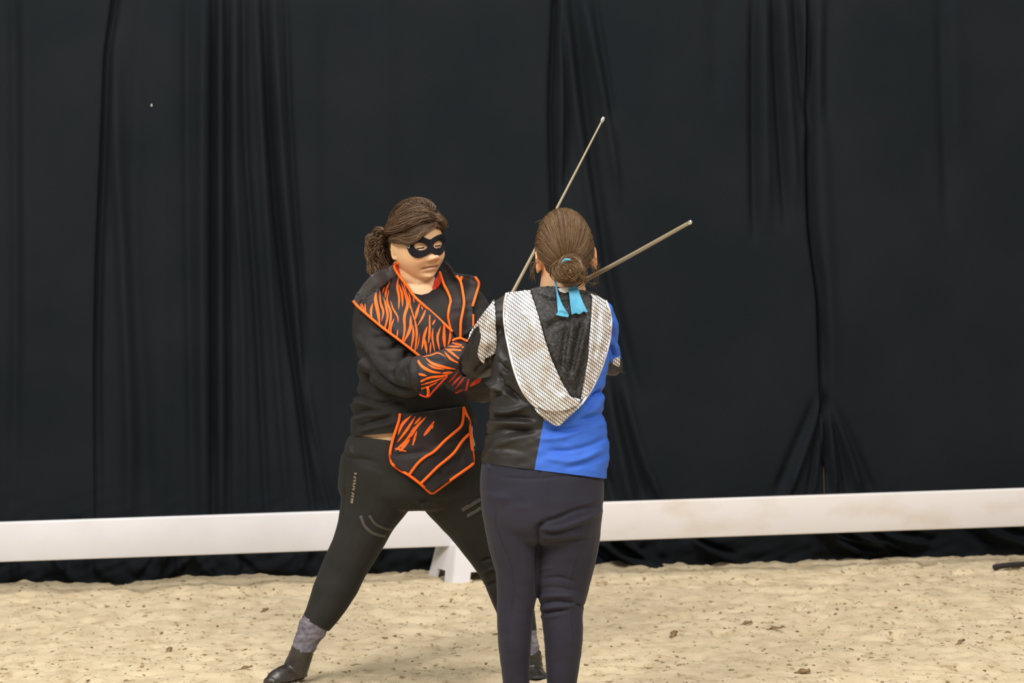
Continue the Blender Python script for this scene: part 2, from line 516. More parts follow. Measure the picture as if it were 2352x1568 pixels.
# ---------------------------------------------------------------- setting: sand floor
def axis(fine0, fine1, step, lo, hi, grow=1.35):
    a = list(np.arange(fine0, fine1, step)); s = step
    x = a[-1]
    while x < hi: s *= grow; x += s; a.append(x)
    s = step; x = a[0]; b = []
    while x > lo: s *= grow; x -= s; b.append(x)
    return np.array(b[::-1] + a)
xs = axis(-2.7, 2.7, 0.0125, -9, 9); ys = axis(9.3, 12.75, 0.015, -2, 14)
X, Yg = np.meshgrid(xs, ys); Xf, Yf = X.ravel(), Yg.ravel()
def sand_h(x, y):
    h = .018 * vnoise(x * 2.3 + 9, y * 2.3, 1) + .014 * vnoise(x * 6, y * 7.5, 2) + .014 * vnoise(x * 15, y * 19, 3)
    h = h + .008 * vnoise(x * 38, y * 45, 4) + .004 * vnoise(x * 75, y * 75, 5)
    h = h - .028 * np.maximum(vnoise(x * 9 + 3, y * 12 + 7, 6) - .22, 0) * 3
    return h * np.clip((y - 7) / 2, 0, 1) - .004
Z = sand_h(Xf, Yf)
nx, ny = len(xs), len(ys)
ii = np.arange(nx * ny).reshape(ny, nx)
faces = np.stack([ii[:-1, :-1].ravel(), ii[:-1, 1:].ravel(), ii[1:, 1:].ravel(), ii[1:, :-1].ravel()], 1)
floor = link('floor', mesh_from(np.stack([Xf, Yf, Z], 1), faces), M_sand)
tag(floor, 'trampled beige riding arena sand with small clods', kind='structure')

# back wall behind the drapes
bm = bmesh.new()
bmesh.ops.create_cube(bm, size=1, matrix=Matrix.Translation((0, 13.6, 2.5)) @ Matrix.Diagonal((19, .12, 5.2, 1)))
me = bpy.data.meshes.new('wall'); bm.to_mesh(me); bm.free()
wall = link('wall_back', me, M_wall, smooth=False)
tag(wall, 'plain boarded hall wall hidden behind the black drapes', kind='structure')

# ---------------------------------------------------------------- drapes
pA = ground(0, 1335); pB = ground(2352, 1264)
pdir = (pB - pA); pdir.z = 0; slope = pdir.y / pdir.x
pn = Vector((slope, -1, 0)).normalized()           # towards the camera
def plane_pts(P):
    d = rays(P)
    k = (pA.y - slope * pA.x) / (d[:, 1] - slope * d[:, 0])
    return d * k[:, None] + np.array(CAMP)
K = 1 / .7656
def L2(*pts): return [(x * .7656, y * .7656) for x, y in pts]
def R3(*pts): return [(1150 + x * .574, y * .574) for x, y in pts]
def B8(*pts): return [(1360 + x * .4642, 840 + y * .4642) for x, y in pts]
folds = [
    (L2((42, -100), (45, 300), (48, 900), (40, 1500)), 14, -.022), (L2((75, -100), (80, 500), (85, 1100)), 22, .015),
    (L2((352, -100), (348, 0), (326, 160), (320, 300), (310, 550), (300, 800), (295, 1100), (300, 1600)), 8, -.045),
    (L2((345, 120), (350, 450), (365, 700), (378, 1000), (388, 1300), (385, 1600)), 17, .040),
    (L2((425, -100), (400, 700), (430, 1200), (445, 1600)), 20, -.018),
    (L2((500, -100), (490, 600), (480, 1600)), 26, .015),
    (L2((560, -100), (562, 600), (580, 1600)), 12, -.020),
    (L2((610, -100), (605, 700), (612, 1600)), 13, .032),
    (L2((640, -100), (637, 700), (640, 1600)), 6.5, -.052),
    (L2((660, -100), (661, 700), (664, 1600)), 8, .030),
    (L2((680, -100), (683, 700), (687, 1600)), 5.5, -.040),
    (L2((706, -100), (705, 500), (728, 1000), (735, 1600)), 10, .024),
    (L2((730, -100), (737, 420), (768, 900), (803, 1600)), 9, -.036),
    (L2((763, -100), (790, 500), (822, 1000), (868, 1600)), 11, .028),
    (L2((786, -100), (812, 450), (852, 860), (892, 1160), (948, 1600)), 8, -.048),
    (L2((815, -100), (845, 450), (885, 900), (912, 1150), (985, 1540)), 12, .040),
    (L2((855, -100), (872, 400), (905, 900), (925, 1250), (1010, 1560)), 7, -.026),
    (L2((985, -100), (985, 600), (1010, 1300)), 24, -.016), (L2((1130, -100), (1150, 700), (1120, 1300)), 40, .018),
    (R3((222, -40), (218, 60), (204, 450), (215, 900), (220, 1300)), 8, -.045),
    (R3((238, 0), (245, 300), (240, 700)), 8, .03), (R3((240, 40), (268, 420), (262, 800)), 7, -.025),
    (R3((250, -40), (300, 400), (345, 700), (400, 1000)), 13, .030),
    (R3((285, -40), (330, 320), (365, 600), (405, 900), (480, 1300), (560, 1600)), 14, -.042),
    (R3((325, -40), (400, 330), (440, 560), (470, 800)), 12, .030),
    (R3((370, -40), (430, 330), (450, 500)), 9, -.02),
    (R3((860, -40), (865, 400)), 20, -.012),
    (R3((1012, -40), (1012, 500), (1018, 950)), 10, -.034), (R3((1050, -40), (1055, 400), (1065, 900)), 14, .028),
    (R3((1092, -40), (1108, 350), (1142, 900)), 9, -.038), (R3((1130, -40), (1150, 350), (1180, 800)), 12, .028),
    (R3((1175, -40), (1198, 250), (1222, 500)), 8, -.032), (R3((1212, -40), (1218, 300), (1228, 600)), 9, .025),
    (R3((1242, -40), (1234, 400), (1246, 900), (1282, 1200), (1294, 1590)), 9, -.055),
    (R3((1275, -40), (1270, 300), (1290, 900), (1325, 1500)), 20, .022),
    (R3((1310, -40), (1300, 500)), 14, -.018),
    (R3((1758, -40), (1775, 450), (1790, 900)), 16, -.022), (R3((1800, -40), (1820, 600)), 30, .015),
    (B8((1135, 150), (1060, 380), (960, 660)), 7, .032), (B8((1120, 160), (1020, 380), (900, 660)), 12, -.024),
    (B8((1142, 160), (1110, 380), (1065, 660)), 6, -.024), (B8((1146, 200), (1120, 400), (1090, 660)), 5, .02),
    (B8((1150, 130), (1155, 300), (1165, 660)), 7, -.040), (B8((1160, 200), (1180, 400), (1205, 660)), 6, .028),
    (B8((1165, 170), (1220, 380), (1265, 660)), 7, -.026), (B8((1172, 180), (1260, 400), (1335, 660)), 8, .030),
    (B8((1180, 170), (1310, 440), (1400, 660)), 10, -.024),
    (B8((70, 60), (110, 300), (180, 640), (230, 900)), 14, .040), (B8((150, 100), (240, 420), (360, 700)), 11, .030),
    (B8((110, 60), (190, 420), (270, 700)), 14, -.035), (B8((20, 60), (40, 360), (110, 690)), 10, -.04),
]
# swags lying under the rail
rs = np.random.default_rng(11)
for (x0, x1) in ((1370, 1640), (1890, 2352), (2352, 2700)):
    for k in range(11):
        a = rs.uniform(x0 - 60, x1 - 60); lg = rs.uniform(90, 190); y = 1310 - (a - 1370) * .048 + rs.uniform(-75, -30)
        folds.append(([(a, y - 40), (a + lg * .35, y + 5), (a + lg, y + 34 + rs.uniform(-8, 8))], rs.uniform(5, 9), rs.choice([-1, 1.2]) * rs.uniform(.03, .055)))
for k in range(26):
    a = rs.uniform(-100, 1150); y = 1335 - a * .026
    folds.append(([(a, y - 130), (a + rs.uniform(-25, 40), y - 60), (a + rs.uniform(-50, 80), y)], rs.uniform(6, 12), rs.choice([-1, 1]) * rs.uniform(.018, .034)))
for k in range(40):           # gentle folds beyond the frame
    a = rs.choice([rs.uniform(-900, -40), rs.uniform(2400, 3250)])
    folds.append(([(a, -150), (a + rs.uniform(-20, 20), 600), (a + rs.uniform(-40, 40), 1300)], rs.uniform(9, 20), rs.choice([-1, 1]) * rs.uniform(.02, .035)))
def seam(pts):
    P = np.array(pts); return lambda y: np.interp(y, P[:, 1], P[:, 0])
seams = [lambda y: -900 + 0 * y,
         seam(L2((352, -200), (348, 0), (326, 160), (320, 300), (310, 550), (300, 800), (295, 1100), (300, 1700))),
         seam(R3((222, -100), (218, 60), (204, 450), (215, 900), (220, 2400))),
         seam([(1866, -150), (1862, 0), (1859, 230), (1865, 517), (1885, 690), (1892, 900), (1891, 1400)]),
         lambda y: 3250 + 0 * y]
def contact(px):
    return np.interp(px, [-900, 0, 1050, 1400, 1900, 2352, 3250], [1362, 1337, 1312, 1306, 1284, 1264, 1222]) + 5
names = ['flat black drape panel hanging at the far left edge', 'black drape panel with bunched vertical folds behind the masked fencer',
         'black drape panel fanning from a gathered top above the two foils', 'black drape panel right of the split seam, clipped low above the rail']
pys = np.concatenate([np.arange(-260, 1080, 13), np.linspace(1080, 1400, 60)])
drapes = []
for k in range(4):
    s0, s1 = seams[k], seams[k + 1]
    w = float(s1(np.array([600.]))[0] - s0(np.array([600.]))[0]); m = int(w / 4.2)
    t = np.linspace(0, 1, m)
    cov = 10.0
    P = []
    for r, y in enumerate(pys):
        a = float(s0(np.array([y]))[0]) - (cov if 0 < k else 0); b = float(s1(np.array([y]))[0]) + (2 if k < 3 else 0)
        if k in (2, 3) and y > 1040:                       # the split opens a little at the bottom
            g = max(0, min((y - 1040) / 60, (1190 - y) / 30, 1)) * 2.2
            if k == 2: b -= g
            else: a += g + cov * max(0, min((y - 1040) / 40, (1200 - y) / 40, 1))
        P.append(np.stack([a + (b - a) * t, np.full(m, y)], 1))
    P = np.array(P)
    # squeeze the rows so that the last one follows the hem on the sand
    cy = contact(P[..., 0])
    f = np.clip((P[..., 1] - 1080) / (1400 - 1080), 0, 1)
    P[..., 1] = np.where(P[..., 1] > 1080, 1080 + f * (cy - 1080), P[..., 1])
    Q = P.reshape(-1, 2)
    base = plane_pts(Q)
    d = fold_disp(Q, folds)
    d += .012 * vnoise(Q[:, 0] / 260, Q[:, 1] / 900, 21) + .010 * vnoise(Q[:, 0] / 90, Q[:, 1] / 700, 22)
    ff = f.reshape(-1)
    d += ff ** 3 * (.05 + .05 * vnoise(Q[:, 0] / 60, Q[:, 1] * 0, 23) + .03 * vnoise(Q[:, 0] / 22, Q[:, 1] / 20, 24))
    d += ff ** 1.5 * .02 * vnoise(Q[:, 0] / 30 + Q[:, 1] / 20, Q[:, 1] / 25, 25)
    d += (.012 if k in (1, 3) else 0.0)
    V = base + np.outer(d, np.array(pn))
    ny, nx = len(pys), m
    ii = np.arange(nx * ny).reshape(ny, nx)
    faces = np.stack([ii[:-1, :-1].ravel(), ii[1:, :-1].ravel(), ii[1:, 1:].ravel(), ii[:-1, 1:].ravel()], 1)
    o = link('drape_panel', mesh_from(V, faces), M_drape)
    tag(o, names[k], 'curtain', 'black drapes along the arena wall')
    drapes.append(o)
# a small pale dot on the second panel
bm = bmesh.new(); bmesh.ops.create_uvsphere(bm, u_segments=10, v_segments=8, radius=.0045)
for v in bm.verts: v.co.z *= 1.5
me = bpy.data.meshes.new('pale_dot'); bm.to_mesh(me); bm.free()
pale_dot = link('pale_dot', me, new_mat('pale_grey', (.35, .36, .33), .5), drapes[1])
q = plane_pts([(348, 242)])[0]; pale_dot.location = Vector(q) + pn * .022

# ---------------------------------------------------------------- white rail
RL = (11.5, 12.15)
def rail_pt(px, edge):
    u = px / 2352
    top = 1200 + (1122 - 1200) * u; bot = 1291 + (1209 - 1291) * u
    return W(px, top if edge else bot, RL[0] + (RL[1] - RL[0]) * u)
e0t, e0b, e1t, e1b = rail_pt(0, 1), rail_pt(0, 0), rail_pt(2352, 1), rail_pt(2352, 0)
rdir = (e1t - e0t); rdir.z = 0; rlen = rdir.length; rdir.normalize()
rn = Vector((rdir.y, -rdir.x, 0))
def rail_board(u0, u1, mat, label):
    a = e0t + rdir * rlen * u0; b = e0t + rdir * rlen * u1
    zt0 = e0t.z + (e1t.z - e0t.z) * u0; zb0 = e0b.z + (e1b.z - e0b.z) * u0
    zt1 = e0t.z + (e1t.z - e0t.z) * u1; zb1 = e0b.z + (e1b.z - e0b.z) * u1
    th = .035
    vs = []
    for p, zt, zb in ((a, zt0, zb0), (b, zt1, zb1)):
        for z in (zb, zt):
            vs += [Vector((p.x, p.y, z)), Vector((p.x, p.y, z)) - rn * th]
    me = mesh_from(vs, [(0, 2, 6, 4), (1, 5, 7, 3), (2, 3, 7, 6), (0, 4, 5, 1), (0, 1, 3, 2), (4, 6, 7, 5)])
    bm = bmesh.new(); bm.from_mesh(me); bmesh.ops.recalc_face_normals(bm, faces=bm.faces)
    bmesh.ops.bevel(bm, geom=list(bm.edges), offset=.006, segments=3, affect='EDGES', profile=.5)
    bm.to_mesh(me); bm.free()
    return tag(link('rail_board', me, mat), label, 'rail', 'low white arena rail boards')
rail_board(-.32, .449, M_white, 'clean white low rail board left of the stand')
rail_board(.4505, 1.32, M_dirty, 'stained white low rail board right of the two fencers')
def rail_stand():
    A = ground(1040, 1338); B = ground(1166, 1333); D = ground(986, 1322)
    A.z = B.z = D.z = -.006
    Cc = B + (D - A)
    bot = [A, B, Cc, D]; cen = (A + B + Cc + D) / 4
    top = []
    for p in bot:
        q = p + (cen - p) * .24; q.z = .150; top.append(q)
    root = empty('rail_stand', (cen.x, cen.y, 0))
    tag(root, 'white four footed plastic stand carrying the low rail', 'stand')
    for i in range(4):
        j = (i + 1) % 4
        a, b, at, bt = bot[i], bot[j], top[i], top[j]
        def P(u, v): return (a + (b - a) * u) * (1 - v) + (at + (bt - at) * u) * v
        loop = [P(0, 0), P(.30, 0), P(.33, .30), P(.67, .30), P(.70, 0), P(1, 0), P(1, 1), P(0, 1)]
        me = mesh_from(loop, [(0, 1, 2, 7), (2, 3, 6, 7), (3, 4, 5, 6)])
        o = link('side_panel', me, M_white, smooth=False)
        md = o.modifiers.new('thickness', 'SOLIDIFY'); md.thickness = .012; md.offset = 0
        adopt(o, root)
    o = link('top_plate', mesh_from(top, [(0, 1, 2, 3)]), M_white, smooth=False)
    md = o.modifiers.new('thickness', 'SOLIDIFY'); md.thickness = .01; md.offset = 0
    adopt(o, root)
rail_stand()

# ---------------------------------------------------------------- things on the sand
def ground_pole():
    a = ground(2284, 1302, .012); b = ground(2700, 1258, .012)
    C = [a + (b - a) * t for t in np.linspace(0, 1, 24)]
    C = [c + Vector((0, 0, .002 * math.sin(i))) for i, c in enumerate(C)]
    V, Fa = tube_raw(C, np.full(24, .0125), np.full(24, .0125), n=14, dome=.5)
    o = link('ground_pole', mesh_from(V, Fa), M_pole)
    tag(o, 'dark slim pole lying on the sand at the right edge', 'pole')
ground_pole()
def chip(px, py, l, w, ang, label, name='wood_chip'):
    p = ground(px, py); p.z = float(sand_h(np.array([p.x]), np.array([p.y]))[0]) + .006
    n = 7; C = []; R = []
    for i in range(n):
        t = i / (n - 1) - .5
        C.append((l * t * math.cos(ang), l * t * math.sin(ang), .008 * math.sin(3 * t) + .003 * math.cos(9 * t)))
        R.append(w * (1 - 1.2 * t * t) * (1 + .3 * math.sin(i * 2.3)))
    V, Fa = tube_raw(np.array(C), np.array(R), np.array(R) * .7, ref=(0, 0, 1), n=7, dome=.3)
    o = link(name, mesh_from(V, Fa), M_chip)
    o.location = p
    tag(o, label, 'wood chip', 'dark bits of wood on the sand')
chip(1712, 1437, .05, .009, .1, 'small dark wood chip on the sand, left of a longer twig')
chip(1775, 1449, .075, .007, -.5, 'dark twig lying on the sand beside a small chip')
chip(1547, 1461, .028, .012, 1, 'stubby dark wood lump on open sand right of the fencer')
chip(1840, 1541, .06, .013, -.2, 'thick dark wood lump near the bottom edge of the sand')
chip(388, 1494, .026, .010, 1.2, 'round dark wood lump on the sand left of the boot')
chip(560, 1537, .06, .007, .1, 'flat dark wood strip on the sand beside the boot')
chip(606, 1402, .035, .008, .2, 'small dark wood chip behind the boot near the calf')
chip(2205, 1475, .04, .008, .6, 'small dark wood chip far right on the open sand')

# loose crumbs of sand, too many and too small to count
def crumbs(n, sd, s0, s1, mat, label):
    r = np.random.default_rng(sd)
    bm = bmesh.new(); bmesh.ops.create_icosphere(bm, subdivisions=1, radius=1)
    T = np.array([v.co[:] for v in bm.verts]); TF = np.array([[v.index for v in f.verts] for f in bm.faces]); bm.free()
    x = r.uniform(-2.5, 2.5, n); y = 9.5 + 2.75 * r.random(n) ** 1.2
    keep = vnoise(x * 4, y * 5, sd) + .25 * r.standard_normal(n) > .02
    keep &= y < pA.y + slope * (x - pA.x) - .12
    x, y = x[keep], y[keep]; z = sand_h(x, y)
    V, Fa = [], []
    for i in range(len(x)):
        s = s0 + (s1 - s0) * r.random() ** 3
        sc = np.array([s * r.uniform(.8, 2.0), s * r.uniform(.7, 1.3), s * r.uniform(.4, .8)])
        a = r.uniform(0, 6.28); c, sn = math.cos(a), math.sin(a)
        p = T * (1 + .35 * r.standard_normal((len(T), 1))) * sc
        p = np.stack([p[:, 0] * c - p[:, 1] * sn, p[:, 0] * sn + p[:, 1] * c, p[:, 2]], 1) + (x[i], y[i], z[i] + s * .1)
        V.append(p); Fa.append(TF + len(T) * i)
    o = link('sand_crumbs', mesh_from(np.vstack(V), np.vstack(Fa)), mat, smooth=False)
    tag(o, label, 'sand', kind='stuff')
crumbs(5200, 31, .0014, .0075, M_clod, 'dark crumbs of dirt scattered over the sand')
crumbs(2600, 33, .003, .012, M_sand, 'pale crumbs of sand scattered over the arena')

# ---------------------------------------------------------------- people: shared makers
def sphere_grid(nu=72, nv=56):
    th = np.linspace(0, 2 * math.pi, nu, endpoint=False); ph = np.linspace(-math.pi / 2, math.pi / 2, nv + 2)[1:-1]
    S = np.array([[math.cos(p) * math.cos(t), math.cos(p) * math.sin(t), math.sin(p)] for p in ph for t in th])
    S = np.vstack([S, [0, 0, -1], [0, 0, 1]])
    Fa = []
    for i in range(nv - 1):
        for j in range(nu):
            k = (j + 1) % nu
            Fa.append((i * nu + j, i * nu + k, (i + 1) * nu + k, (i + 1) * nu + j))
    b, t = nv * nu, nv * nu + 1
    for j in range(nu):
        k = (j + 1) % nu
        Fa.append((b, k, j)); Fa.append((t, (nv - 1) * nu + j, (nv - 1) * nu + k))
    return S, Fa
def sm(a, b, x):
    t = np.clip((x - a) / (b - a), 0, 1); return t * t * (3 - 2 * t)
def skull(S, full=0.0):
    """unit directions to head surface; the face looks along -y. full: fullness of cheeks and chin"""
    sx, sy, sz = S[:, 0], S[:, 1], S[:, 2]
    x = .074 * sx; y = .094 * sy; z = np.where(sz < 0, .125, .110) * sz
    k = sm(0.0, 1.0, -sz); fr = sm(.1, -.5, sy)
    x = x * (1 - (.16 - .10 * full) * k)
    x = x * (1 + .14 * full * np.exp(-((sz + .45) / .35) ** 2) * (1 - .3 * fr))
    y = np.where(sy > 0, y * (1 - .42 * k), y * (1 - .02 * k))
    y = y - .012 * k * fr
    y = np.where(sy < 0, y * (1 - .05 * np.exp(-(sx / .6) ** 2)), y)
    return np.stack([x, y, z], 1)
def face(S, full=0.0):
    P = skull(S, full); x, y, z = P.T.copy()
    fr = (S[:, 1] < -.05)
    g = lambda v, s: np.exp(-(v / s) ** 2)
    d = np.zeros(len(S))
    nb = np.interp(z, [-.048, -.040, -.030, -.016, .004, .02], [0, .6, 1, .62, .3, 0.0])
    wid = np.interp(z, [-.045, -.03, -.01, .015], [.0175, .0165, .0115, .009])
    d += .027 * nb * np.exp(-(np.abs(x) / wid) ** 2.4)
    d += .008 * g(np.abs(x) - .0145, .006) * g(z + .036, .008)          # nostril wings
    d += .005 * g(z - .026, .010) * g(np.abs(x) - .028, .022)             # brow
    d -= .009 * g(np.abs(x) - .031, .014) * g(z - .006, .011)             # sockets
    d += .0055 * g(np.abs(x) - .031, .010) * g(z - .003, .007)            # lids over the eyeballs
    d += (.006 + .008 * full) * g(np.abs(x) - .042, .022) * g(z + .035, .024)
    d += .004 * g(x, .022) * g(z + .059, .006) + .0065 * g(x, .022) * g(z + .074, .007)
    d -= .0065 * g(z + .0655 + 5.0 * x * x, .0024) * np.where(np.abs(x) < .027, 1, g(np.abs(x) - .027, .004))
    d -= .004 * g(np.abs(x) - .030, .006) * g(z + .072, .007)
    d -= .0045 * g(x, .024) * g(z + .087, .007)
    d += (.009 + .005 * full) * g(x, .028) * g(z + .101, .013)
    y = y - np.where(fr, d, 0)
    return np.stack([x, y, z], 1)
def head_matrix(center, scale, yaw, pitch, roll):
    return Matrix.Translation(center) @ Matrix.Rotation(math.radians(yaw), 4, 'Z') @ Matrix.Rotation(math.radians(roll), 4, 'Y') @ Matrix.Rotation(math.radians(pitch), 4, 'X') @ Matrix.Scale(scale, 4)
def xf(M, P):
    Mn = np.array(M); return P @ Mn[:3, :3].T + Mn[:3, 3]
def ear(M, side, out=0.0, big=1.0, dz=0.0):
    """curved shell of the ear on local +x or -x"""
    C = []
    for a in np.linspace(-2.2, 2.5, 12):
        C.append((side * (.079 + out + .006 * math.cos(a * .6)), .012 + .013 * math.cos(a) * .9 + .004, -.012 + dz + .029 * big * math.sin(a) * (1 if a > 0 else .95)))
    C = np.array(C); n = len(C)
    V, Fa = tube_raw(xf(M, C), np.full(n, .0055), np.full(n, .005), ref=np.array(M)[:3, 0], n=8)
    C2 = np.array([(side * (.076 + out), .018, z + dz) for z in np.linspace(.008, -.036, 6)])
    V2, F2 = tube_raw(xf(M, C2), np.full(6, .011), np.full(6, .007), ref=np.array(M)[:3, 0], n=8)
    C3 = np.array([(side * (.074 + (.004 + out * .4) * k), .014, -.012 + dz) for k in range(3)])
    V3, F3 = tube_raw(xf(M, C3), np.full(3, .02), np.full(3, .013), ref=np.array(M)[:3, 1], n=10)
    return [(V, Fa), (V2, F2), (V3, F3)]
def fist(G, a, f, up, grow=0.0, thumb_up=True):
    """hand closed on a rod through G along a; f points from the wrist to the knuckles, up = back of the hand"""
    a = np.array(Vector(a).normalized()); f = np.array(f, float); f -= a * f.dot(a); f /= np.linalg.norm(f)
    u = np.cross(a, f); 
    if u.dot(np.array(up)) < 0: u = -u
    G = np.array(G); parts = []
    rr = .016
    for i, L in enumerate((0.96, 1.05, 1.0, .84)):
        off = a * (.030 - .020 * i)
        k0 = G + off - f * .030 + u * .020
        C = [k0]
        for th in np.linspace(70, -150, 9):
            t = math.radians(th)
            C.append(G + off + (f * math.cos(t) + u * math.sin(t)) * (rr + .008) * (1.08 if th > 20 else 1.0))
        C = np.array(C[: int(6 + 4 * L)]); n = len(C)
        R = np.linspace(.0102, .0078, n) * (1 if L > .9 else .9) + grow
        parts.append(tube_raw(C, R, R, ref=a, n=10, dome=.9))
    # palm behind the rod, wrist end
    pc = np.array([G - f * .080 + u * .002, G - f * .055 + u * .006, G - f * .030 + u * .012, G - f * .016 + u * .018])
    parts.append(tube_raw(pc, np.array([.020, .024, .026, .018]) + grow, np.array([.030, .038, .042, .040]) + grow, ref=a, n=16, dome=.5))
    # thumb leaves the side of the palm near its base and closes over the rod
    tc = np.array([G - f * .062 + a * .028, G - f * .040 + a * .046 - u * .004, G - f * .014 + a * .050 - u * .012, G + f * .010 + a * .040 - u * .016, G + f * .022 + a * .030 - u * .012])
    R = np.array([.015, .0135, .0115, .0105, .009]) + grow
    parts.append(tube_raw(tc, R, R, ref=a, n=10, dome=.9))
    return parts, G - f * .085

def strands(name, paths, r0, mat, parent, taper=0.25, sides=4):
    V, Fa, off = [], [], 0
    for C in paths:
        C = np.asarray(C); n = len(C)
        T = np.gradient(C, axis=0); T /= np.linalg.norm(T, axis=1)[:, None] + 1e-12
        ref = np.array([.3, .8, .52]); n1 = np.cross(T, ref); n1 /= np.linalg.norm(n1, axis=1)[:, None] + 1e-12
        n2 = np.cross(T, n1)
        t = np.linspace(0, 1, n)
        R = (r0 * np.random.default_rng(len(V)).uniform(.7, 1.4)) * np.clip(np.minimum(t * 8 + .35, (1 - t) * 5 + taper), 0, 1)
        th = np.linspace(0, 2 * math.pi, sides, endpoint=False)
        ring = C[:, None] + (np.cos(th)[None, :, None] * n1[:, None] + np.sin(th)[None, :, None] * n2[:, None]) * R[:, None, None]
        V.append(ring.reshape(-1, 3))
        for i in range(n - 1):
            for j in range(sides):
                k = (j + 1) % sides
                Fa.append((off + i * sides + j, off + i * sides + k, off + (i + 1) * sides + k, off + (i + 1) * sides + j))
        off += n * sides
    o = link(name, mesh_from(np.vstack(V), Fa), mat)
    o['kind'] = 'stuff'
    adopt(o, parent)
    return o
def slerp(a, b, t):
    a = a / np.linalg.norm(a); b = b / np.linalg.norm(b)
    w = math.acos(np.clip(a.dot(b), -1, 1))
    if w < 1e-4: return a
    return (math.sin((1 - t) * w) * a + math.sin(t * w) * b) / math.sin(w)
def hair_path(M, keys, n, lift, full, wave=0.0, ph=0.0):
    """keys: unit-ish directions; runs over the head surface"""
    pts = []
    m = len(keys) - 1
    for u in np.linspace(0, m, n):
        i = min(int(u), m - 1)
        pts.append(slerp(np.array(keys[i], float), np.array(keys[i + 1], float), u - i))
    S = np.array(pts); S = lap_smooth(S, np.stack([np.arange(n - 1), np.arange(1, n)], 1), 3)
    S /= np.linalg.norm(S, axis=1)[:, None]
    P = skull(S, full)
    t = np.linspace(0, 1, n)
    h = lift * np.clip(t * 5 + .5, 0, 1)
    Nn = S / np.linalg.norm(S, axis=1)[:, None]
    P = P + Nn * h[:, None]
    if wave: P = P + np.stack([np.sin(t * 9 + ph), np.cos(t * 7 + ph), np.sin(t * 8 + 2 * ph)], 1) * wave
    return xf(M, P)
def scalp(name, M, lift, keep, mat, parent, full=0.0):
    S, Fa = sphere_grid(80, 60)
    P = skull(S, full); P = P + S * lift
    ok = keep(P)
    Fa = [f for f in Fa if all(ok[i] for i in f)]
    used = sorted({i for f in Fa for i in f}); mp = {u: i for i, u in enumerate(used)}
    o = link(name, mesh_from(xf(M, P[used]), [[mp[i] for i in f] for f in Fa]), mat)
    md = o.modifiers.new('thickness', 'SOLIDIFY'); md.thickness = lift * .9; md.offset = -1
    adopt(o, parent)
    return o
def set_tone(me, fn):
    V, _ = mesh_arrays(me)
    C = np.ones((len(V), 4)); C[:, :3] = fn(V)
    at = me.color_attributes.new('tone', 'FLOAT_COLOR', 'POINT')
    at.data.foreach_set('color', C.ravel())
def cut(me, p, q, Y, clear=True, keep_below=False):
    """trim cloth along a straight hem through the pixels p, q at depth Y"""
    a, b = W(*p, Y), W(*q, Y)
    n = (b - a).cross(a - CAMP).normalized()
    if n.z < 0: n = -n
    bm = bmesh.new(); bm.from_mesh(me)
    bmesh.ops.bisect_plane(bm, geom=list(bm.verts) + list(bm.edges) + list(bm.faces), plane_co=a, plane_no=n,
                           clear_inner=clear and not keep_below, clear_outer=clear and keep_below)
    bm.to_mesh(me); bm.free()

# ================================================================ person in the mask
YA = 9.85
rootA = empty('person', ground(930, 1578))
tag(rootA, 'person in a black eye mask and orange tiger-striped black costume, lunging', 'person')

torsoA = [(664, 905, 1040, 9.91, .075), (672, 872, 1070, 9.90, .095), (690, 840, 1096, 9.875, .118), (720, 836, 1102, 9.86, .135),
          (780, 838, 1096, 9.85, .148), (850, 828, 1090, 9.85, .150), (915, 814, 1088, 9.85, .152), (955, 806, 1088, 9.85, .158), (990, 804, 1094, 9.85, .155), (1012, 806, 1096, 9.85, .145)]
armAR = [(868, 690, 9.84, 44), (856, 735, 9.81, 47), (864, 795, 9.76, 49), (892, 846, 9.69, 50), (930, 866, 9.62, 47), (965, 862, 9.575, 43), (1000, 846, 9.55, 36)]
foreAR = [(985, 850, 9.57, 26), (1040, 828, 9.545, 19), (1062, 824, 9.54, 17)]
armAL = [(1072, 692, 9.86, 42), (1096, 740, 9.84, 45), (1118, 800, 9.80, 44), (1128, 850, 9.74, 42), (1116, 882, 9.66, 40), (1096, 884, 9.62, 36)]
foreAL = [(1112, 884, 9.66, 24), (1092, 882, 9.61, 20), (1080, 874, 9.585, 18)]
pelvisA = [(985, 808, 1092, 9.85, .140), (1030, 786, 1108, 9.85, .150), (1080, 777, 1124, 9.86, .160), (1125, 776, 1128, 9.86, .155), (1150, 800, 1105, 9.86, .13)]
legAR = [(880, 1075, 9.85, 96, .145), (866, 1130, 9.85, 88, .135), (845, 1185, 9.84, 69, .115), (822, 1245, 9.83, 58, .098), (793, 1300, 9.82, 53, .085), (770, 1350, 9.81, 51, .080), (745, 1400, 9.80, 42, .068), (722, 1436, 9.79, 35, .055)]
ankleAR = [(728, 1425, 9.79, 24), (708, 1465, 9.785, 20), (692, 1500, 9.78, 18)]
legAL = [(1026, 1080, 9.87, 92, .145), (1048, 1130, 9.88, 86, .135), (1082, 1190, 9.90, 68, .115), (1118, 1250, 9.92, 57, .098), (1150, 1310, 9.93, 49, .085), (1170, 1360, 9.93, 47, .078), (1187, 1410, 9.92, 43, .070), (1203, 1455, 9.90, 33, .055)]
ankleAL = [(1200, 1445, 9.90, 22), (1212, 1485, 9.885, 18), (1216, 1520, 9.88, 17)]
neckA = [(944, 600, 9.905, 44, .050), (953, 640, 9.89, 44, .055), (963, 672, 9.868, 48, .064), (970, 715, 9.86, 60, .075)]

HEAD_A = head_matrix(W(960, 556, 9.84), 1.08, 33, 8, -5)
Sg, SF = sphere_grid(96, 80)
headA = (xf(HEAD_A, face(Sg, 1.05)), SF)
jowlA = tube([(938, 604, 9.87, 36, .045), (952, 626, 9.855, 36, .045), (968, 641, 9.845, 30, .038)], n=18, dome=.8)

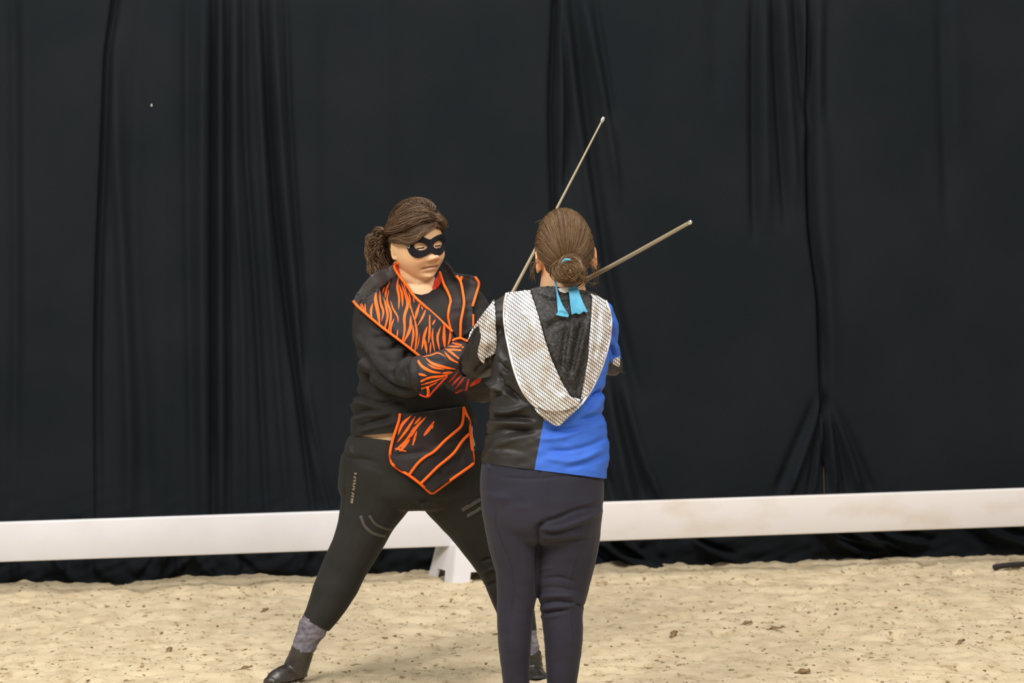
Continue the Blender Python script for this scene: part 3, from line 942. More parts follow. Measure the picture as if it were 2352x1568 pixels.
TIP1 = W(1383, 277, 9.62); GRIP1 = W(1088, 840, 9.525)
foil_dir1 = (TIP1 - GRIP1).normalized()
handAR, wristAR = fist(GRIP1, foil_dir1, (1, -.25, .15), (0, -1, .2), grow=-.006)
GRIPL = W(1066, 862, 9.56)
handAL, wristAL = fist(GRIPL, Vector((.3, .2, .9)), (-1, -.3, .0), (0, -1, .1), grow=-.006)

g = -18
bodyA_parts = [headA, jowlA, tube(neckA), rows(torsoA, g), tube(armAR, g), tube(foreAR), tube(armAL, g), tube(foreAL), rows(pelvisA, g), rows([(980, 806, 1092, 9.85, .145), (1000, 806, 1092, 9.85, .145), (1022, 800, 1098, 9.85, .140)], -5),
               tube(legAR, g), tube(ankleAR), tube(legAL, g), tube(ankleAL)] + ear(HEAD_A, -1, -.003, 1.1, -.006) + ear(HEAD_A, 1, -.003, 1.1, -.006) + handAR + handAL
footAR_c = [(688, 1520, 9.79, 16), (676, 1546, 9.79, 16, .025), (655, 1558, 9.75, 15, .024), (638, 1564, 9.72, 12, .02)]
footAL_c = [(1216, 1520, 9.88, 16), (1218, 1548, 9.88, 16, .025), (1224, 1560, 9.83, 15, .024), (1232, 1566, 9.78, 12, .02)]
bodyA_parts += [tube(footAR_c), tube(footAL_c)]
meA = union(bodyA_parts, .0033, 2)
iA = np.array(HEAD_A.inverted())
def toneA(V):
    L = V @ iA[:3, :3].T + iA[:3, 3]
    x, y, z = L.T
    base = np.array([.76, .475, .265]); C = np.tile(base, (len(V), 1))
    g = lambda v, s: np.exp(-(v / s) ** 2)
    fr = ((y < -.02) & (np.abs(x) < .09) & (np.abs(z) < .13)).astype(float)
    def mixc(w, c):
        w = (np.clip(w, 0, 1) * fr)[:, None]; C[:] = C * (1 - w) + np.array(c) * w
    mixc(.55 * g(np.abs(x) - .045, .022) * g(z + .035, .022), (.80, .41, .22))
    mixc(.7 * g(x, .016) * g(z + .033, .012), (.84, .46, .30))
    mixc(.8 * g(x, .026) * g(z + .0715, .0055), (.76, .40, .27))
    mixc(.5 * g(x, .022) * g(z + .061, .004), (.70, .36, .23))
    mixc(.95 * g(z + .0655 + 5.0 * x * x, .0030) * (np.abs(x) < .030), (.12, .04, .025))
    mixc(.7 * g(np.abs(x) - .0085, .004) * g(z + .0435, .003), (.2, .07, .04))
    mixc(.9 * g(np.abs(x) - .031, .013) * g(z + .002 - .12 * (np.abs(x) - .031), .0016), (.05, .025, .015))
    mixc(.5 * g(np.abs(x) - .031, .012) * g(z - .010, .0016), (.34, .17, .09))
    mixc(.75 * g(np.abs(x) - .033, .018) * g(z - .028, .004), (.12, .07, .04))
    return C
set_tone(meA, toneA)
bodyA = link('body', meA, M_skinA); adopt(bodyA, rootA)

# jersey with sleeves
jerseyA = union([rows(torsoA), tube(armAR), tube(armAL)], .0044, 8)
def jn(V, P):
    return .004 * vnoise(P[:, 0] / 30, P[:, 1] / 22, 41) + .003 * vnoise(P[:, 0] / 14, P[:, 1] / 12, 42)
Z2 = lambda *p: [(780 + .2296 * x, 580 + .2296 * y) for x, y in p]
Z5 = lambda *p: [(740 + .2551 * x, 860 + .2551 * y) for x, y in p]
wrinkle(jerseyA, [
    (Z2((330, 850), (430, 830), (520, 800)), 5, -.007), (Z2((370, 960), (500, 950), (620, 890)), 5, -.009), (Z2((400, 1010), (540, 1010), (680, 960)), 6, .006),
    (Z2((430, 1080), (560, 1070), (700, 1000)), 5, -.008), (Z2((530, 1280), (520, 1180), (560, 1100), (680, 1020)), 6, -.012),
    (Z2((640, 1270), (640, 1190), (680, 1120)), 4, -.008), (Z2((480, 1180), (600, 1110), (720, 1050)), 6, .007), (Z2((580, 1300), (590, 1200), (640, 1120)), 5, .006),
    (Z2((160, 900), (250, 1060), (380, 1240), (560, 1370), (780, 1400)), 7, -.020), (Z2((130, 1390), (200, 1450), (400, 1500), (620, 1480)), 7, -.014),
    (Z2((180, 950), (200, 1050), (170, 1130)), 5, -.010), (Z2((230, 1020), (220, 1150), (170, 1250)), 6, .010), (Z2((300, 1150), (270, 1250), (200, 1320)), 6, -.008),
    (Z5((250, 360), (380, 330), (560, 340)), 6, -.009), (Z5((270, 420), (420, 360), (600, 350)), 6, .009), (Z5((300, 480), (450, 430), (640, 380)), 6, -.009),
    (Z5((330, 510), (480, 470), (640, 440)), 6, .008), (Z5((280, 150), (300, 210), (420, 235), (640, 240)), 7, .010), (Z5((250, 300), (350, 260), (460, 280)), 6, .009),
    (Z5((1310, 120), (1350, 200), (1340, 320)), 6, -.012), (Z5((1290, 300), (1380, 420), (1440, 500)), 6, .008),
    ([(815, 760), (830, 820), (862, 862)], 9, .006)], jn)
cut(jerseyA, (800, 1003), (905, 994), 9.7)
jersey = link('jersey', jerseyA, M_black); adopt(jersey, rootA)

# tights
tightsA = union([rows(pelvisA), tube(legAR), tube(legAL)], .0046, 8)
wrinkle(tightsA, [
    (Z5((200, 560), (180, 650), (230, 740), (360, 760), (500, 790)), 5, -.004), (Z5((250, 640), (270, 720)), 3, .006),
    (Z5((830, 1190), (900, 1160), (970, 1110)), 7, -.005), (Z5((880, 1150), (1000, 1150), (1120, 1140)), 7, -.005), (Z5((840, 1160), (880, 1170), (930, 1190)), 5, .008),
    ([(1105, 1290), (1125, 1283), (1145, 1290)], 4, -.007), ([(1110, 1316), (1130, 1306), (1150, 1312)], 4, .006), ([(1118, 1345), (1140, 1335)], 4, -.006),
    ([(795, 1080), (790, 1160), (785, 1200)], 3, -.003)],
    lambda V, P: .0022 * vnoise(P[:, 0] / 26, P[:, 1] / 26, 44))
cut(tightsA, (795, 999), (910, 1013), 9.7, keep_below=True)
cut(tightsA, (688, 1414), (756, 1450), 9.7)
tights = link('tights', tightsA, M_tights); adopt(tights, rootA)

# undershirt neckline, lapels, cape: laid over body and jersey
bvA = bvh_of(bodyA, jersey)
under = [(916, 640), (921, 650), (936, 664), (953, 674), (968, 677), (984, 673), (998, 662), (1006, 650), (1013, 646), (1022, 660), (1040, 700), (1036, 740), (1040, 775), (1000, 740), (955, 700), (925, 665)]
shirt_front = patch('undershirt', under, bvA, M_black, rootA, off=.006, sp=4, smooth_it=4)
lining = patch('collar_lining', [(1000, 640), (1008, 628), (1014, 640), (1012, 652), (1004, 662), (994, 668), (994, 658)], bvA, M_red, rootA, off=.009, sp=3, smooth_it=30)
lining2 = patch('collar_lining', [(908, 610), (914, 606), (926, 642), (940, 664), (934, 668), (918, 644)], bvA, M_red, rootA, off=.003, sp=3, smooth_it=30)

tig = []
def T2(w, *p, blunt=(0, 0)): tig.append(stroke(Z2(*p), w * .2296, blunt))
T2(10, (205, 505), (228, 585)); T2(12, (218, 498), (252, 600), blunt=(0, .8)); T2(14, (255, 505), (256, 570), (268, 620), blunt=(0, .8))
T2(24, (332, 505), (314, 580), (320, 660), blunt=(0, .7)); T2(36, (366, 395), (360, 470), (385, 600), (402, 725), blunt=(.2, .4)); T2(22, (400, 368), (410, 500), (437, 590), (420, 690))
T2(12, (450, 335), (430, 405)); T2(20, (505, 290), (468, 370), (455, 455), blunt=(.6, 0)); T2(22, (438, 440), (465, 540), (480, 640), (448, 770), blunt=(0, .8))
T2(22, (495, 365), (475, 480), (512, 600), (505, 700), (488, 800), blunt=(0, .8)); T2(16, (508, 475), (535, 560), (580, 640), (585, 705)); T2(18, (547, 652), (515, 740), (515, 825), blunt=(0, .8))
T2(24, (590, 235), (578, 340), (595, 450), (590, 575)); T2(22, (592, 310), (625, 420), (630, 545)); T2(28, (612, 290), (660, 430), (680, 520), (648, 640), (650, 770), (628, 900), blunt=(0, .6))
T2(13, (622, 250), (690, 470), (740, 640), (775, 745)); T2(28, (802, 510), (772, 600), (755, 675), blunt=(.6, 0)); T2(20, (858, 575), (832, 640), (778, 735), blunt=(.7, 0))
T2(30, (712, 625), (705, 760), (645, 890), blunt=(0, .4)); T2(22, (728, 715), (738, 820), (712, 975), blunt=(0, .6)); T2(22, (745, 640), (772, 800), (752, 1010), blunt=(0, .5))
T2(16, (582, 765), (572, 865), blunt=(0, .7)); T2(22, (902, 625), (900, 800), (888, 910), blunt=(.6, 0)); T2(28, (878, 735), (848, 830), (822, 970)); T2(26, (850, 850), (872, 1010))
T2(18, (935, 755), (928, 850), (957, 1010)); T2(24, (1012, 735), (980, 850), (1002, 985)); T2(32, (1048, 725), (1045, 850), (1055, 960), blunt=(.7, .3)); T2(22, (1105, 770), (1105, 850), (1082, 930), blunt=(.7, 0))
T2(18, (958, 665), (928, 725)); T2(12, (820, 530), (830, 575)); T2(10, (738, 440), (745, 505)); T2(16, (912, 890), (905, 1015)); T2(10, (800, 815), (790, 900), (770, 965)); T2(12, (690, 390), (705, 470), (700, 560))
T2(10, (640, 330), (690, 460), (720, 560))
lap_out = Z2((135, 487), (175, 515), (260, 455), (370, 380), (520, 270), (585, 225), (600, 245), (680, 345), (760, 450), (940, 615), (1125, 785), (1140, 830), (1165, 870), (1120, 900), (1050, 958), (960, 1000), (830, 1040), (800, 1035), (610, 890), (420, 745), (250, 605))
lapel = patch('striped_lapel', lap_out, bvA, [M_cape, M_orange], rootA, off=.020, sp=5, prints=tig, smooth_it=25,
              folds=[(Z2((640, 300), (720, 560), (790, 800), (800, 1000)), 6, -.006), (Z2((300, 450), (450, 650), (620, 850)), 12, .006)])
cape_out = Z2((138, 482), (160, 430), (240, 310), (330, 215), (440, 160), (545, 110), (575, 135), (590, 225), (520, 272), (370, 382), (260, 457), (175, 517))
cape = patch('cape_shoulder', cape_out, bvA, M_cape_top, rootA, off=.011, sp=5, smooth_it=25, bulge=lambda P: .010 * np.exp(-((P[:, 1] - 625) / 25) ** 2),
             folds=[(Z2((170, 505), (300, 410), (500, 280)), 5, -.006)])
lap2_out = Z2((1000, 185), (1060, 85), (1120, 140), (1160, 200), (1260, 222), (1360, 243), (1392, 310), (1362, 425), (1330, 530), (1335, 620), (1340, 740), (1290, 800), (1210, 860), (1165, 870), (1130, 790), (1085, 620), (1110, 480), (1040, 310))
lapel2 = patch('plain_lapel', lap2_out, bvA, M_cape, rootA, off=.014, sp=5, smooth_it=25,
               folds=[(Z2((1130, 500), (1250, 520), (1340, 500)), 5, -.007), (Z2((1120, 600), (1220, 590), (1330, 600)), 6, -.007), (Z2((1160, 200), (1270, 240), (1380, 290)), 4, -.008), (Z2((1080, 100), (1130, 190), (1190, 300)), 6, .012), (Z2((1220, 740), (1280, 790)), 4, -.006)])
bvL = bvh_of(bodyA, jersey, lapel, lapel2, cape)
def pipe(*p, r=3.1): cord('piping', Z2(*p), r, bvL, M_piping, rootA, off=.007)
pipe((135, 482), (180, 535), (260, 607), (420, 742), (610, 885), (800, 1035))
pipe((585, 100), (560, 118), (550, 150), (590, 222), (680, 340), (760, 450), (940, 612), (1127, 788))
pipe((1000, 190), (1040, 310), (1085, 400), (1110, 480), (1095, 560), (1086, 640), (1100, 710), (1128, 790))
pipe((1168, 232), (1210, 290), (1232, 390), (1245, 500), (1230, 600), (1212, 700), (1208, 855))
pipe((1225, 240), (1208, 292), r=3.2)
pipe((1357, 243), (1393, 310), (1365, 420), (1330, 535), r=3.0)
pipe((1337, 618), (1336, 735), r=2.6)

# gauntlets
glove1 = union([tube([(962, 862, 9.575, 46), (985, 856, 9.565, 44), (1020, 838, 9.55, 37), (1050, 826, 9.535, 30), (1066, 822, 9.53, 27)])] + [fist(GRIP1, foil_dir1, (1, -.25, .15), (0, -1, .2), grow=.004)[0][i] for i in range(6)], .0035, 4)
gl1 = link('gauntlet', glove1, M_cape); adopt(gl1, rootA)
glove2 = union([tube([(1112, 888, 9.65, 38), (1095, 885, 9.61, 36), (1078, 874, 9.58, 29)])] + [fist(GRIPL, Vector((.3, .2, .9)), (-1, -.3, .0), (0, -1, .1), grow=.004)[0][i] for i in range(6)], .0035, 4)
gl2 = link('gauntlet', glove2, M_cape); adopt(gl2, rootA)
bvG = bvh_of(gl1, gl2)
gs = []
def G2(w, *p, blunt=(0, 0)): gs.append(stroke(Z2(*p), w * .2296, blunt))
G2(30, (778, 1075), (830, 1140), (920, 1188), (1025, 1205), blunt=(.8, 0)); G2(28, (858, 1050), (930, 1108), (1050, 1145), (1175, 1170)); G2(20, (878, 1112), (950, 1150), (1055, 1168))
G2(24, (785, 1212), (875, 1232), blunt=(.8, 0)); G2(24, (803, 1292), (900, 1250), (1040, 1232), (1145, 1190), blunt=(.8, 0)); G2(18, (808, 1325), (930, 1290), (1055, 1248), blunt=(.6, 0))
G2(20, (815, 1362), (900, 1335), (985, 1290), blunt=(.8, 0)); G2(22, (1015, 1207), (1150, 1195)); G2(14, (825, 1042), (920, 1022), (985, 1002), (1065, 1042))
G2(24, (1058, 958), (1120, 1000), (1195, 1062), blunt=(0, .6)); G2(24, (1048, 988), (1110, 1060), (1185, 1102), blunt=(0, .6)); G2(22, (1128, 902), (1225, 927), blunt=(.6, .7)); G2(16, (1080, 935), (1222, 942)); G2(20, (1068, 965), (1218, 976), blunt=(.3, .8))
G2(18, (1225, 955), (1240, 935))
gaunt_out = Z2((776, 1062), (825, 1040), (940, 1008), (1050, 955), (1130, 890), (1200, 856), (1285, 885), (1262, 960), (1210, 1060), (1190, 1185), (1080, 1240), (1000, 1320), (930, 1400), (905, 1436), (860, 1444), (800, 1418), (822, 1345), (792, 1220))
ga1 = patch('gauntlet_cuff', gaunt_out, bvG, [M_cape, M_orange], rootA, off=.010, sp=4, prints=gs, smooth_it=25, folds=[(Z2((860, 1060), (960, 1090), (1040, 1080)), 5, -.005)])
gs = []
G2(20, (1195, 1185), (1085, 1305)); G2(20, (1225, 1215), (1118, 1335)); G2(20, (1255, 1238), (1148, 1375)); G2(22, (1292, 1255), (1262, 1385), blunt=(0, .7)); G2(20, (1235, 1365), (1158, 1407), blunt=(.5, .8)); G2(52, (1425, 1255), (1360, 1300), (1305, 1345), blunt=(.6, 0))
ga2 = patch('gauntlet_cuff', Z2((1075, 1238), (1190, 1165), (1240, 1240), (1425, 1250), (1405, 1300), (1305, 1348), (1270, 1385), (1170, 1415), (1055, 1345)), bvG, [M_cape, M_red], rootA, off=.026, sp=4, prints=gs, smooth_it=25)
bvG2 = bvh_of(gl1, gl2, ga1)
cord('piping', Z2((882, 1340), (888, 1400), (882, 1432)), 3.2, bvG2, M_piping, rootA)
cord('piping', Z2((800, 1420), (850, 1440), (895, 1438), (930, 1395), (1000, 1318), (1080, 1235)), 2.2, bvG2, M_red, rootA)
cord('piping', Z2((1130, 880), (1165, 862), (1210, 856), (1240, 868), (1282, 886)), 2.8, bvG2, M_piping, rootA)

# front tabard with orange edging
bvT = bvh_of(jersey, tights)
tab = []
def T5(w, *p, blunt=(0, 0)): tab.append(stroke(Z5(*p), w * .2551, blunt))
T5(28, (805, 365), (720, 450), (682, 545)); T5(24, (842, 372), (760, 500), (672, 615)); T5(20, (892, 378), (830, 450)); T5(24, (938, 378), (850, 470), (795, 570)); T5(26, (832, 465), (760, 590), (655, 685))
T5(26, (795, 575), (695, 695)); T5(22, (852, 505), (815, 635), blunt=(0, .6)); T5(30, (1008, 422), (955, 500), (912, 555), blunt=(.5, 0)); T5(18, (655, 662), (758, 692), blunt=(.3, .6)); T5(18, (1000, 450), (985, 490))
tab_out = Z5((700, 350), (820, 345), (950, 330), (1130, 305), (1275, 290), (1325, 430), (1337, 530), (1350, 660), (1362, 770), (1350, 812), (1170, 940), (990, 1066), (880, 982), (780, 906), (636, 812), (612, 700), (630, 600), (660, 500))
tabard = patch('tabard', tab_out, bvT, [M_cape, M_orange], rootA, off=.012, sp=5, prints=tab, smooth_it=30, bulge=lambda P: .020 * sm(960, 1100, P[:, 1]),
               folds=[(Z5((660, 720), (800, 710), (950, 690)), 6, -.010), (Z5((1040, 860), (1120, 910), (1180, 890)), 6, -.008), (Z5((1240, 820), (1240, 700), (1290, 620)), 7, -.007), (Z5((1000, 690), (1080, 680), (1160, 640)), 8, .008)])
bvT2 = bvh_of(jersey, tights, tabard)
for p in (((702, 352), (690, 420), (660, 510), (632, 600), (612, 700), (618, 770), (638, 812), (700, 860), (780, 905), (880, 980), (960, 1052), (992, 1066), (1030, 1045), (1170, 940), (1345, 815), (1362, 780), (1360, 730), (1345, 620), (1335, 530), (1328, 430), (1300, 360), (1273, 292)),
          ((1275, 296), (1268, 400), (1248, 468), (1180, 530), (1100, 600), (1010, 690), (930, 740), (860, 800), (785, 900)),
          ((1322, 534), (1260, 600), (1190, 700), (1120, 765), (1040, 830), (960, 910), (888, 980))):
    cord('piping', Z5(*p), 3.3, bvT2, M_piping, rootA, off=.006)

# print on the tights
bvP = bvh_of(tights)
def band(pts, w): 
    patch('reflective_stripe', stroke(pts, w, (1, 1)), bvP, M_reflect, rootA, off=.0015, sp=4, thick=.001, smooth_it=2)
band([(828, 1184), (838, 1208), (858, 1225), (886, 1232)], 7); band([(848, 1184), (862, 1203), (882, 1213), (902, 1216)], 6)
band([(1061, 1172), (1104, 1146)], 9); band([(1073, 1186), (1106, 1166)], 8)
# worn vertical lettering, too blurred to read
for i, (y, sh) in enumerate(((1088, 0), (1096, 1), (1104, 2), (1111, 0), (1117, 1), (1124, 2), (1133, 1), (1140, 0), (1147, 3), (1153, 3))):
    x = 816 - (y - 1088) * .125
    q = {0: [(-3.2, -3), (3.4, -2), (3, 2.6), (-2.2, 1.5)], 1: [(-3.3, -3), (-1, -3), (3.4, 2), (3.4, 3), (-1, 3), (-3, 0)], 2: [(-3.2, -2.2), (3.2, -2.8), (2.6, .2), (3, 2.6), (-3, 2.2), (-2, 0)], 3: [(-3, -3), (2.8, -3.1), (2.8, 3.1), (-3, 3)]}[sh]
    patch('letter', [(x + a, y + b) for a, b in q], bvP, M_letter, rootA, off=.0015, sp=3, thick=.001, smooth_it=0)

# socks and boots
def sock(path, name):
    me = union([tube(path, n=20)], .003, 2)
    wrinkle(me, [], lambda V, P: .004 * vnoise(P[:, 0] / 30, P[:, 1] / 6, 51) + .003 * vnoise(P[:, 0] / 9, P[:, 1] / 5, 52))
    o = link(name, me, M_sock); adopt(o, rootA)
sock([(726, 1425, 9.79, 34), (717, 1445, 9.788, 34), (704, 1470, 9.785, 29), (694, 1494, 9.78, 26)], 'sock')
sock([(1203, 1455, 9.89, 29), (1210, 1480, 9.885, 28), (1214, 1505, 9.88, 28)], 'sock')
def make_boot(shaft, foot, sole_pts):
    me = union([tube(shaft, n=22), tube(foot, n=22, dome=.9)], .003, 6)
    V, E = mesh_arrays(me); V[:, 2] = np.maximum(V[:, 2], .012); set_co(me, V)
    wrinkle(me, [], lambda V, P: .003 * vnoise(P[:, 0] / 14, P[:, 1] / 7, 53))
    o = link('boot', me, M_boot); adopt(o, rootA)
    C = [Vector(p) for p in sole_pts]
    V, Fa = tube_raw(np.array([W(a, b, y) * 1.0 for a, b, y, _ in sole_pts]) * (1, 1, 0) + (0, 0, .007), np.array([r for *_, r in sole_pts]), np.full(len(sole_pts), .010), ref=(0, 0, 1), n=16, dome=.6)
    s = link('sole', mesh_from(V, Fa), M_grip); s.parent = o
    s.matrix_parent_inverse = Matrix.Identity(4)
make_boot([(696, 1488, 9.78, 27, .040), (688, 1512, 9.785, 28, .043), (677, 1540, 9.79, 30, .045)],
          [(682, 1548, 9.80, 28, .040), (660, 1553, 9.765, 29, .042), (638, 1562, 9.72, 27, .040), (622, 1570, 9.69, 19, .03)],
          [(684, 1570, 9.81, .034), (660, 1572, 9.77, .036), (636, 1575, 9.72, .040), (622, 1578, 9.69, .030)])
make_boot([(1214, 1500, 9.88, 30, .042), (1216, 1525, 9.88, 31, .044), (1218, 1550, 9.88, 32, .045)],
          [(1218, 1552, 9.88, 30, .040), (1224, 1560, 9.83, 30, .042), (1232, 1568, 9.78, 28, .040), (1238, 1574, 9.74, 20, .03)],
          [(1218, 1568, 9.89, .034), (1226, 1570, 9.83, .036), (1233, 1574, 9.78, .040), (1238, 1578, 9.74, .030)])

# mask
bvF = bvh_of(bodyA)
ZF = lambda *p: [(800 + x * .16580, 440 + y * .16582) for x, y in p]
mask_out = soft(ZF((806, 735), (840, 650), (900, 610), (975, 605), (1050, 630), (1130, 662), (1200, 622), (1270, 592), (1325, 596), (1345, 680), (1340, 780), (1310, 850), (1255, 880), (1200, 868), (1150, 848), (1090, 878), (1020, 910), (950, 918), (880, 890), (832, 830)))
h1 = soft(ZF((902, 752), (930, 722), (985, 708), (1050, 722), (1096, 758), (1075, 792), (1010, 812), (945, 798)))
h2 = soft(ZF((1180, 745), (1205, 705), (1250, 680), (1290, 690), (1300, 725), (1275, 770), (1225, 788), (1192, 772)))
for lash in (((950, 792), (985, 786), (1020, 778), (1052, 768)), ((1200, 756), (1235, 752), (1275, 742))):
    cord('eyelash', ZF(*lash), 1.3, bvF, M_lash, rootA, off=.001, sp=2, it=2)
mask = patch('eye_mask', mask_out, bvF, M_mask, rootA, off=.008, sp=2.5, holes=[h1, h2], thick=.003, smooth_it=25)
bvM = bvh_of(bodyA, mask)
c = ZF((836, 762))[0]
ringp = [(c[0] + 2.6 * math.cos(a), c[1] + 3.0 * math.sin(a)) for a in np.linspace(0, 6.1, 14)]
cord('eyelet', ringp, .8, bvM, M_metal, rootA, off=.002, sp=1.5, it=1, smooth_path=False)

# hair of the masked person
capA = scalp('hair_base', HEAD_A, .012, lambda P: (P[:, 2] > np.interp(P[:, 1], [-.11, -.085, -.06, -.03, 0.0, .02, .05, .1], [.066, .058, .040, .022, .020, .012, -.05, -.07])), M_capA, rootA, .9)
r = np.random.default_rng(61)
paths = []
tie = np.array([-.12, .93, -.22])
for i in range(2200):
    q = r.random()
    lift = .012 + .016 * r.random()
    if q < .55:      # swept from the parting over the forehead and temple to the tie
        u = r.random()
        s = np.array([.42 - .5 * u * r.random(), -.62 - .25 * r.random() + .6 * u, .62 + .35 * u])
        mid = np.array([-.62 - .25 * r.random(), -.42 + .65 * u + .15 * r.random(), .30 + .55 * r.random() * (1 - .2 * u)])
        keys = [s, mid, [-.72, .55, .15 * r.random() + .1], tie]
        paths.append(hair_path(HEAD_A, keys, 18, lift + .006 * (1 - u), .9, .002, r.uniform(0, 6)))
    elif q < .8:      # crown
        s = np.array([r.uniform(-.3, .7), r.uniform(-.6, .3), .9])
        keys = [s, [r.uniform(-.6, .5), .65, .6], tie]
        paths.append(hair_path(HEAD_A, keys, 14, lift + .008, .9, .0015, r.uniform(0, 6)))
    else:            # far side
        s = np.array([.45 + .2 * r.random(), -.72 + .5 * r.random(), .55 + .3 * r.random()])
        keys = [s, [.9, .0 + .3 * r.random(), .35 * r.random() + .05], [.6, .75, .0], tie]
        paths.append(hair_path(HEAD_A, keys, 16, lift, .9, .0015, r.uniform(0, 6)))
for i in range(380):      # puff over the forehead on the far side
    s = np.array([.10 + .3 * r.random(), -.55 - .25 * r.random(), .72 + .15 * r.random()])
    keys = [s, [.48 + .2 * r.random(), -.72 + .1 * r.random(), .40 + .3 * r.random()], [.86, -.30, .28 + .3 * r.random()], [.8, .4, .2], tie]
    paths.append(hair_path(HEAD_A, keys, 18, .014 + .014 * r.random(), .9, .0025, r.uniform(0, 6)))
for i in range(380):      # fringe hanging over the temple
    s = np.array([.40 + .2 * r.random(), -.80, .62 + .08 * r.random()])
    keys = [s, [-.25, -.86, .38 + .28 * r.random()], [-.70, -.62, .02 + .40 * r.random()], [-.93, -.10, .05 + .30 * r.random()], [-.8, .5, .04]]
    paths.append(hair_path(HEAD_A, keys, 18, .013 + .006 * r.random(), .9, .001, r.uniform(0, 6)))
strands('hair_strands', paths, .0009, M_hairA, rootA, sides=3)
# gathered curly tail
core = union([tube([(898, 548, 9.90, 22), (876, 556, 9.92, 28), (862, 580, 9.93, 27), (868, 604, 9.93, 20)], n=16, dome=.8), tube([(885, 562, 9.90, 22), (880, 600, 9.92, 24)], n=14, dome=.8)], .005, 4)
adopt(link('hair_tail_base', core, M_capA), rootA)
paths = []
for i in range(800):
    a = r.random(); s = np.array([895 + r.uniform(-8, 8), 552 + r.uniform(-14, 18), 9.90 + r.uniform(-.03, .03)])
    if a < .45: e = np.array([846 + r.uniform(-4, 26), 556 + r.uniform(-12, 26), 9.90 + r.uniform(-.05, .05)]); m = np.array([868 + r.uniform(-6, 10), 530 + r.uniform(-8, 20), 9.88 + r.uniform(-.05, .04)])
    else: e = np.array([856 + r.uniform(-12, 34), 612 + r.uniform(-28, 10), 9.90 + r.uniform(-.06, .05)]); m = np.array([852 + r.uniform(-10, 24), 566 + r.uniform(-26, 22), 9.87 + r.uniform(-.05, .05)])
    e2 = e + np.array([r.uniform(-4, 16), r.uniform(4, 18), 0])
    A = catmull([s, m, e, e2], 22); t = np.linspace(0, 1, 22); ph = r.uniform(0, 6)
    A[:, 0] += 6.0 * np.sin(t * 6 + ph) * t; A[:, 1] += 6.0 * np.cos(t * 5 + ph) * t; A[:, 2] += .005 * np.sin(t * 7 + ph * 2) * t
    paths.append(WN(A[:, :2], A[:, 2]))
strands('hair_tail', paths, .0010, M_hairA, rootA, sides=3)

# ================================================================ person in black and blue, seen from behind
rootB = empty('person', ground(1245, 1690))
tag(rootB, 'person seen from behind in a black and blue top with silver net hood', 'person')
torsoB = [(668, 1240, 1345, 9.05, .065), (676, 1196, 1372, 9.05, .085), (696, 1166, 1390, 9.05, .105), (725, 1150, 1402, 9.05, .120), (785, 1140, 1402, 9.05, .125), (850, 1126, 1397, 9.05, .122),
          (900, 1124, 1389, 9.05, .118), (950, 1123, 1389, 9.05, .122), (1000, 1112, 1397, 9.05, .132), (1040, 1106, 1401, 9.05, .140), (1085, 1103, 1396, 9.05, .145), (1110, 1103, 1394, 9.05, .145)]
armBL = [(1178, 706, 9.05, 36), (1150, 735, 9.06, 42), (1126, 775, 9.08, 41), (1102, 818, 9.12, 41), (1098, 832, 9.17, 38), (1118, 830, 9.25, 35), (1150, 812, 9.33, 32)]
foreBL = [(1128, 826, 9.27, 28), (1180, 822, 9.37, 24), (1215, 822, 9.40, 22)]
armBR = [(1374, 718, 9.05, 36), (1388, 750, 9.08, 34), (1392, 790, 9.12, 31), (1400, 826, 9.18, 29), (1404, 838, 9.23, 27), (1380, 820, 9.30, 26), (1340, 785, 9.36, 25)]
foreBR = [(1370, 812, 9.31, 25), (1300, 785, 9.41, 22), (1226, 755, 9.44, 21)]
pelvisB = [(1055, 1106, 1392, 9.05, .135), (1100, 1101, 1390, 9.05, .150), (1150, 1103, 1388, 9.045, .158), (1195, 1109, 1383, 9.045, .150), (1228, 1120, 1378, 9.05, .125)]
legBL = [(1182, 1130, 9.04, 80, .140), (1180, 1200, 9.045, 69, .125), (1184, 1260, 9.05, 60, .108), (1189, 1310, 9.05, 52, .092), (1187, 1360, 9.05, 47, .080), (1183, 1410, 9.05, 42.5, .076), (1182, 1460, 9.05, 40, .078), (1183, 1510, 9.05, 36, .068), (1186, 1568, 9.05, 31, .055), (1188, 1625, 9.05, 27, .045)]
legBR = [(1308, 1130, 9.06, 80, .140), (1308, 1200, 9.06, 75, .128), (1302, 1260, 9.06, 73, .110), (1297, 1310, 9.06, 66, .096), (1293, 1360, 9.06, 58, .084), (1291, 1410, 9.06, 49, .078), (1294, 1460, 9.06, 46, .078), (1293, 1510, 9.06, 42, .070), (1290, 1568, 9.06, 35, .056), (1288, 1625, 9.06, 29, .046)]
neckB = [(1294, 600, 9.06, 46, .060), (1292, 640, 9.06, 50, .056), (1292, 672, 9.06, 56, .062), (1290, 705, 9.06, 70, .07)]
HEAD_B = head_matrix(W(1296, 572, 9.07), 1.04, 188, 4, 3)
headB = (xf(HEAD_B, face(Sg, .3)), SF)
TIP2 = W(1582, 512, 8.78); GRIP2 = W(1178, 730, 9.45)
foil_dir2 = (TIP2 - GRIP2).normalized()
handBR, _ = fist(GRIP2, foil_dir2, (-.8, .1, .35), (0, .6, .8))
GRIPBL = W(1262, 822, 9.42)
handBL, _ = fist(GRIPBL, Vector((.1, .3, .9)), (1, .4, .2), (0, 1, .1))
ankB = [tube([(1188, 1600, 9.05, 25), (1189, 1650, 9.05, 24), (1190, 1670, 9.09, 24, .04), (1190, 1672, 9.18, 20, .04)]), tube([(1288, 1600, 9.06, 26), (1289, 1650, 9.06, 24), (1292, 1670, 9.10, 24, .04), (1295, 1670, 9.19, 20, .04)])]
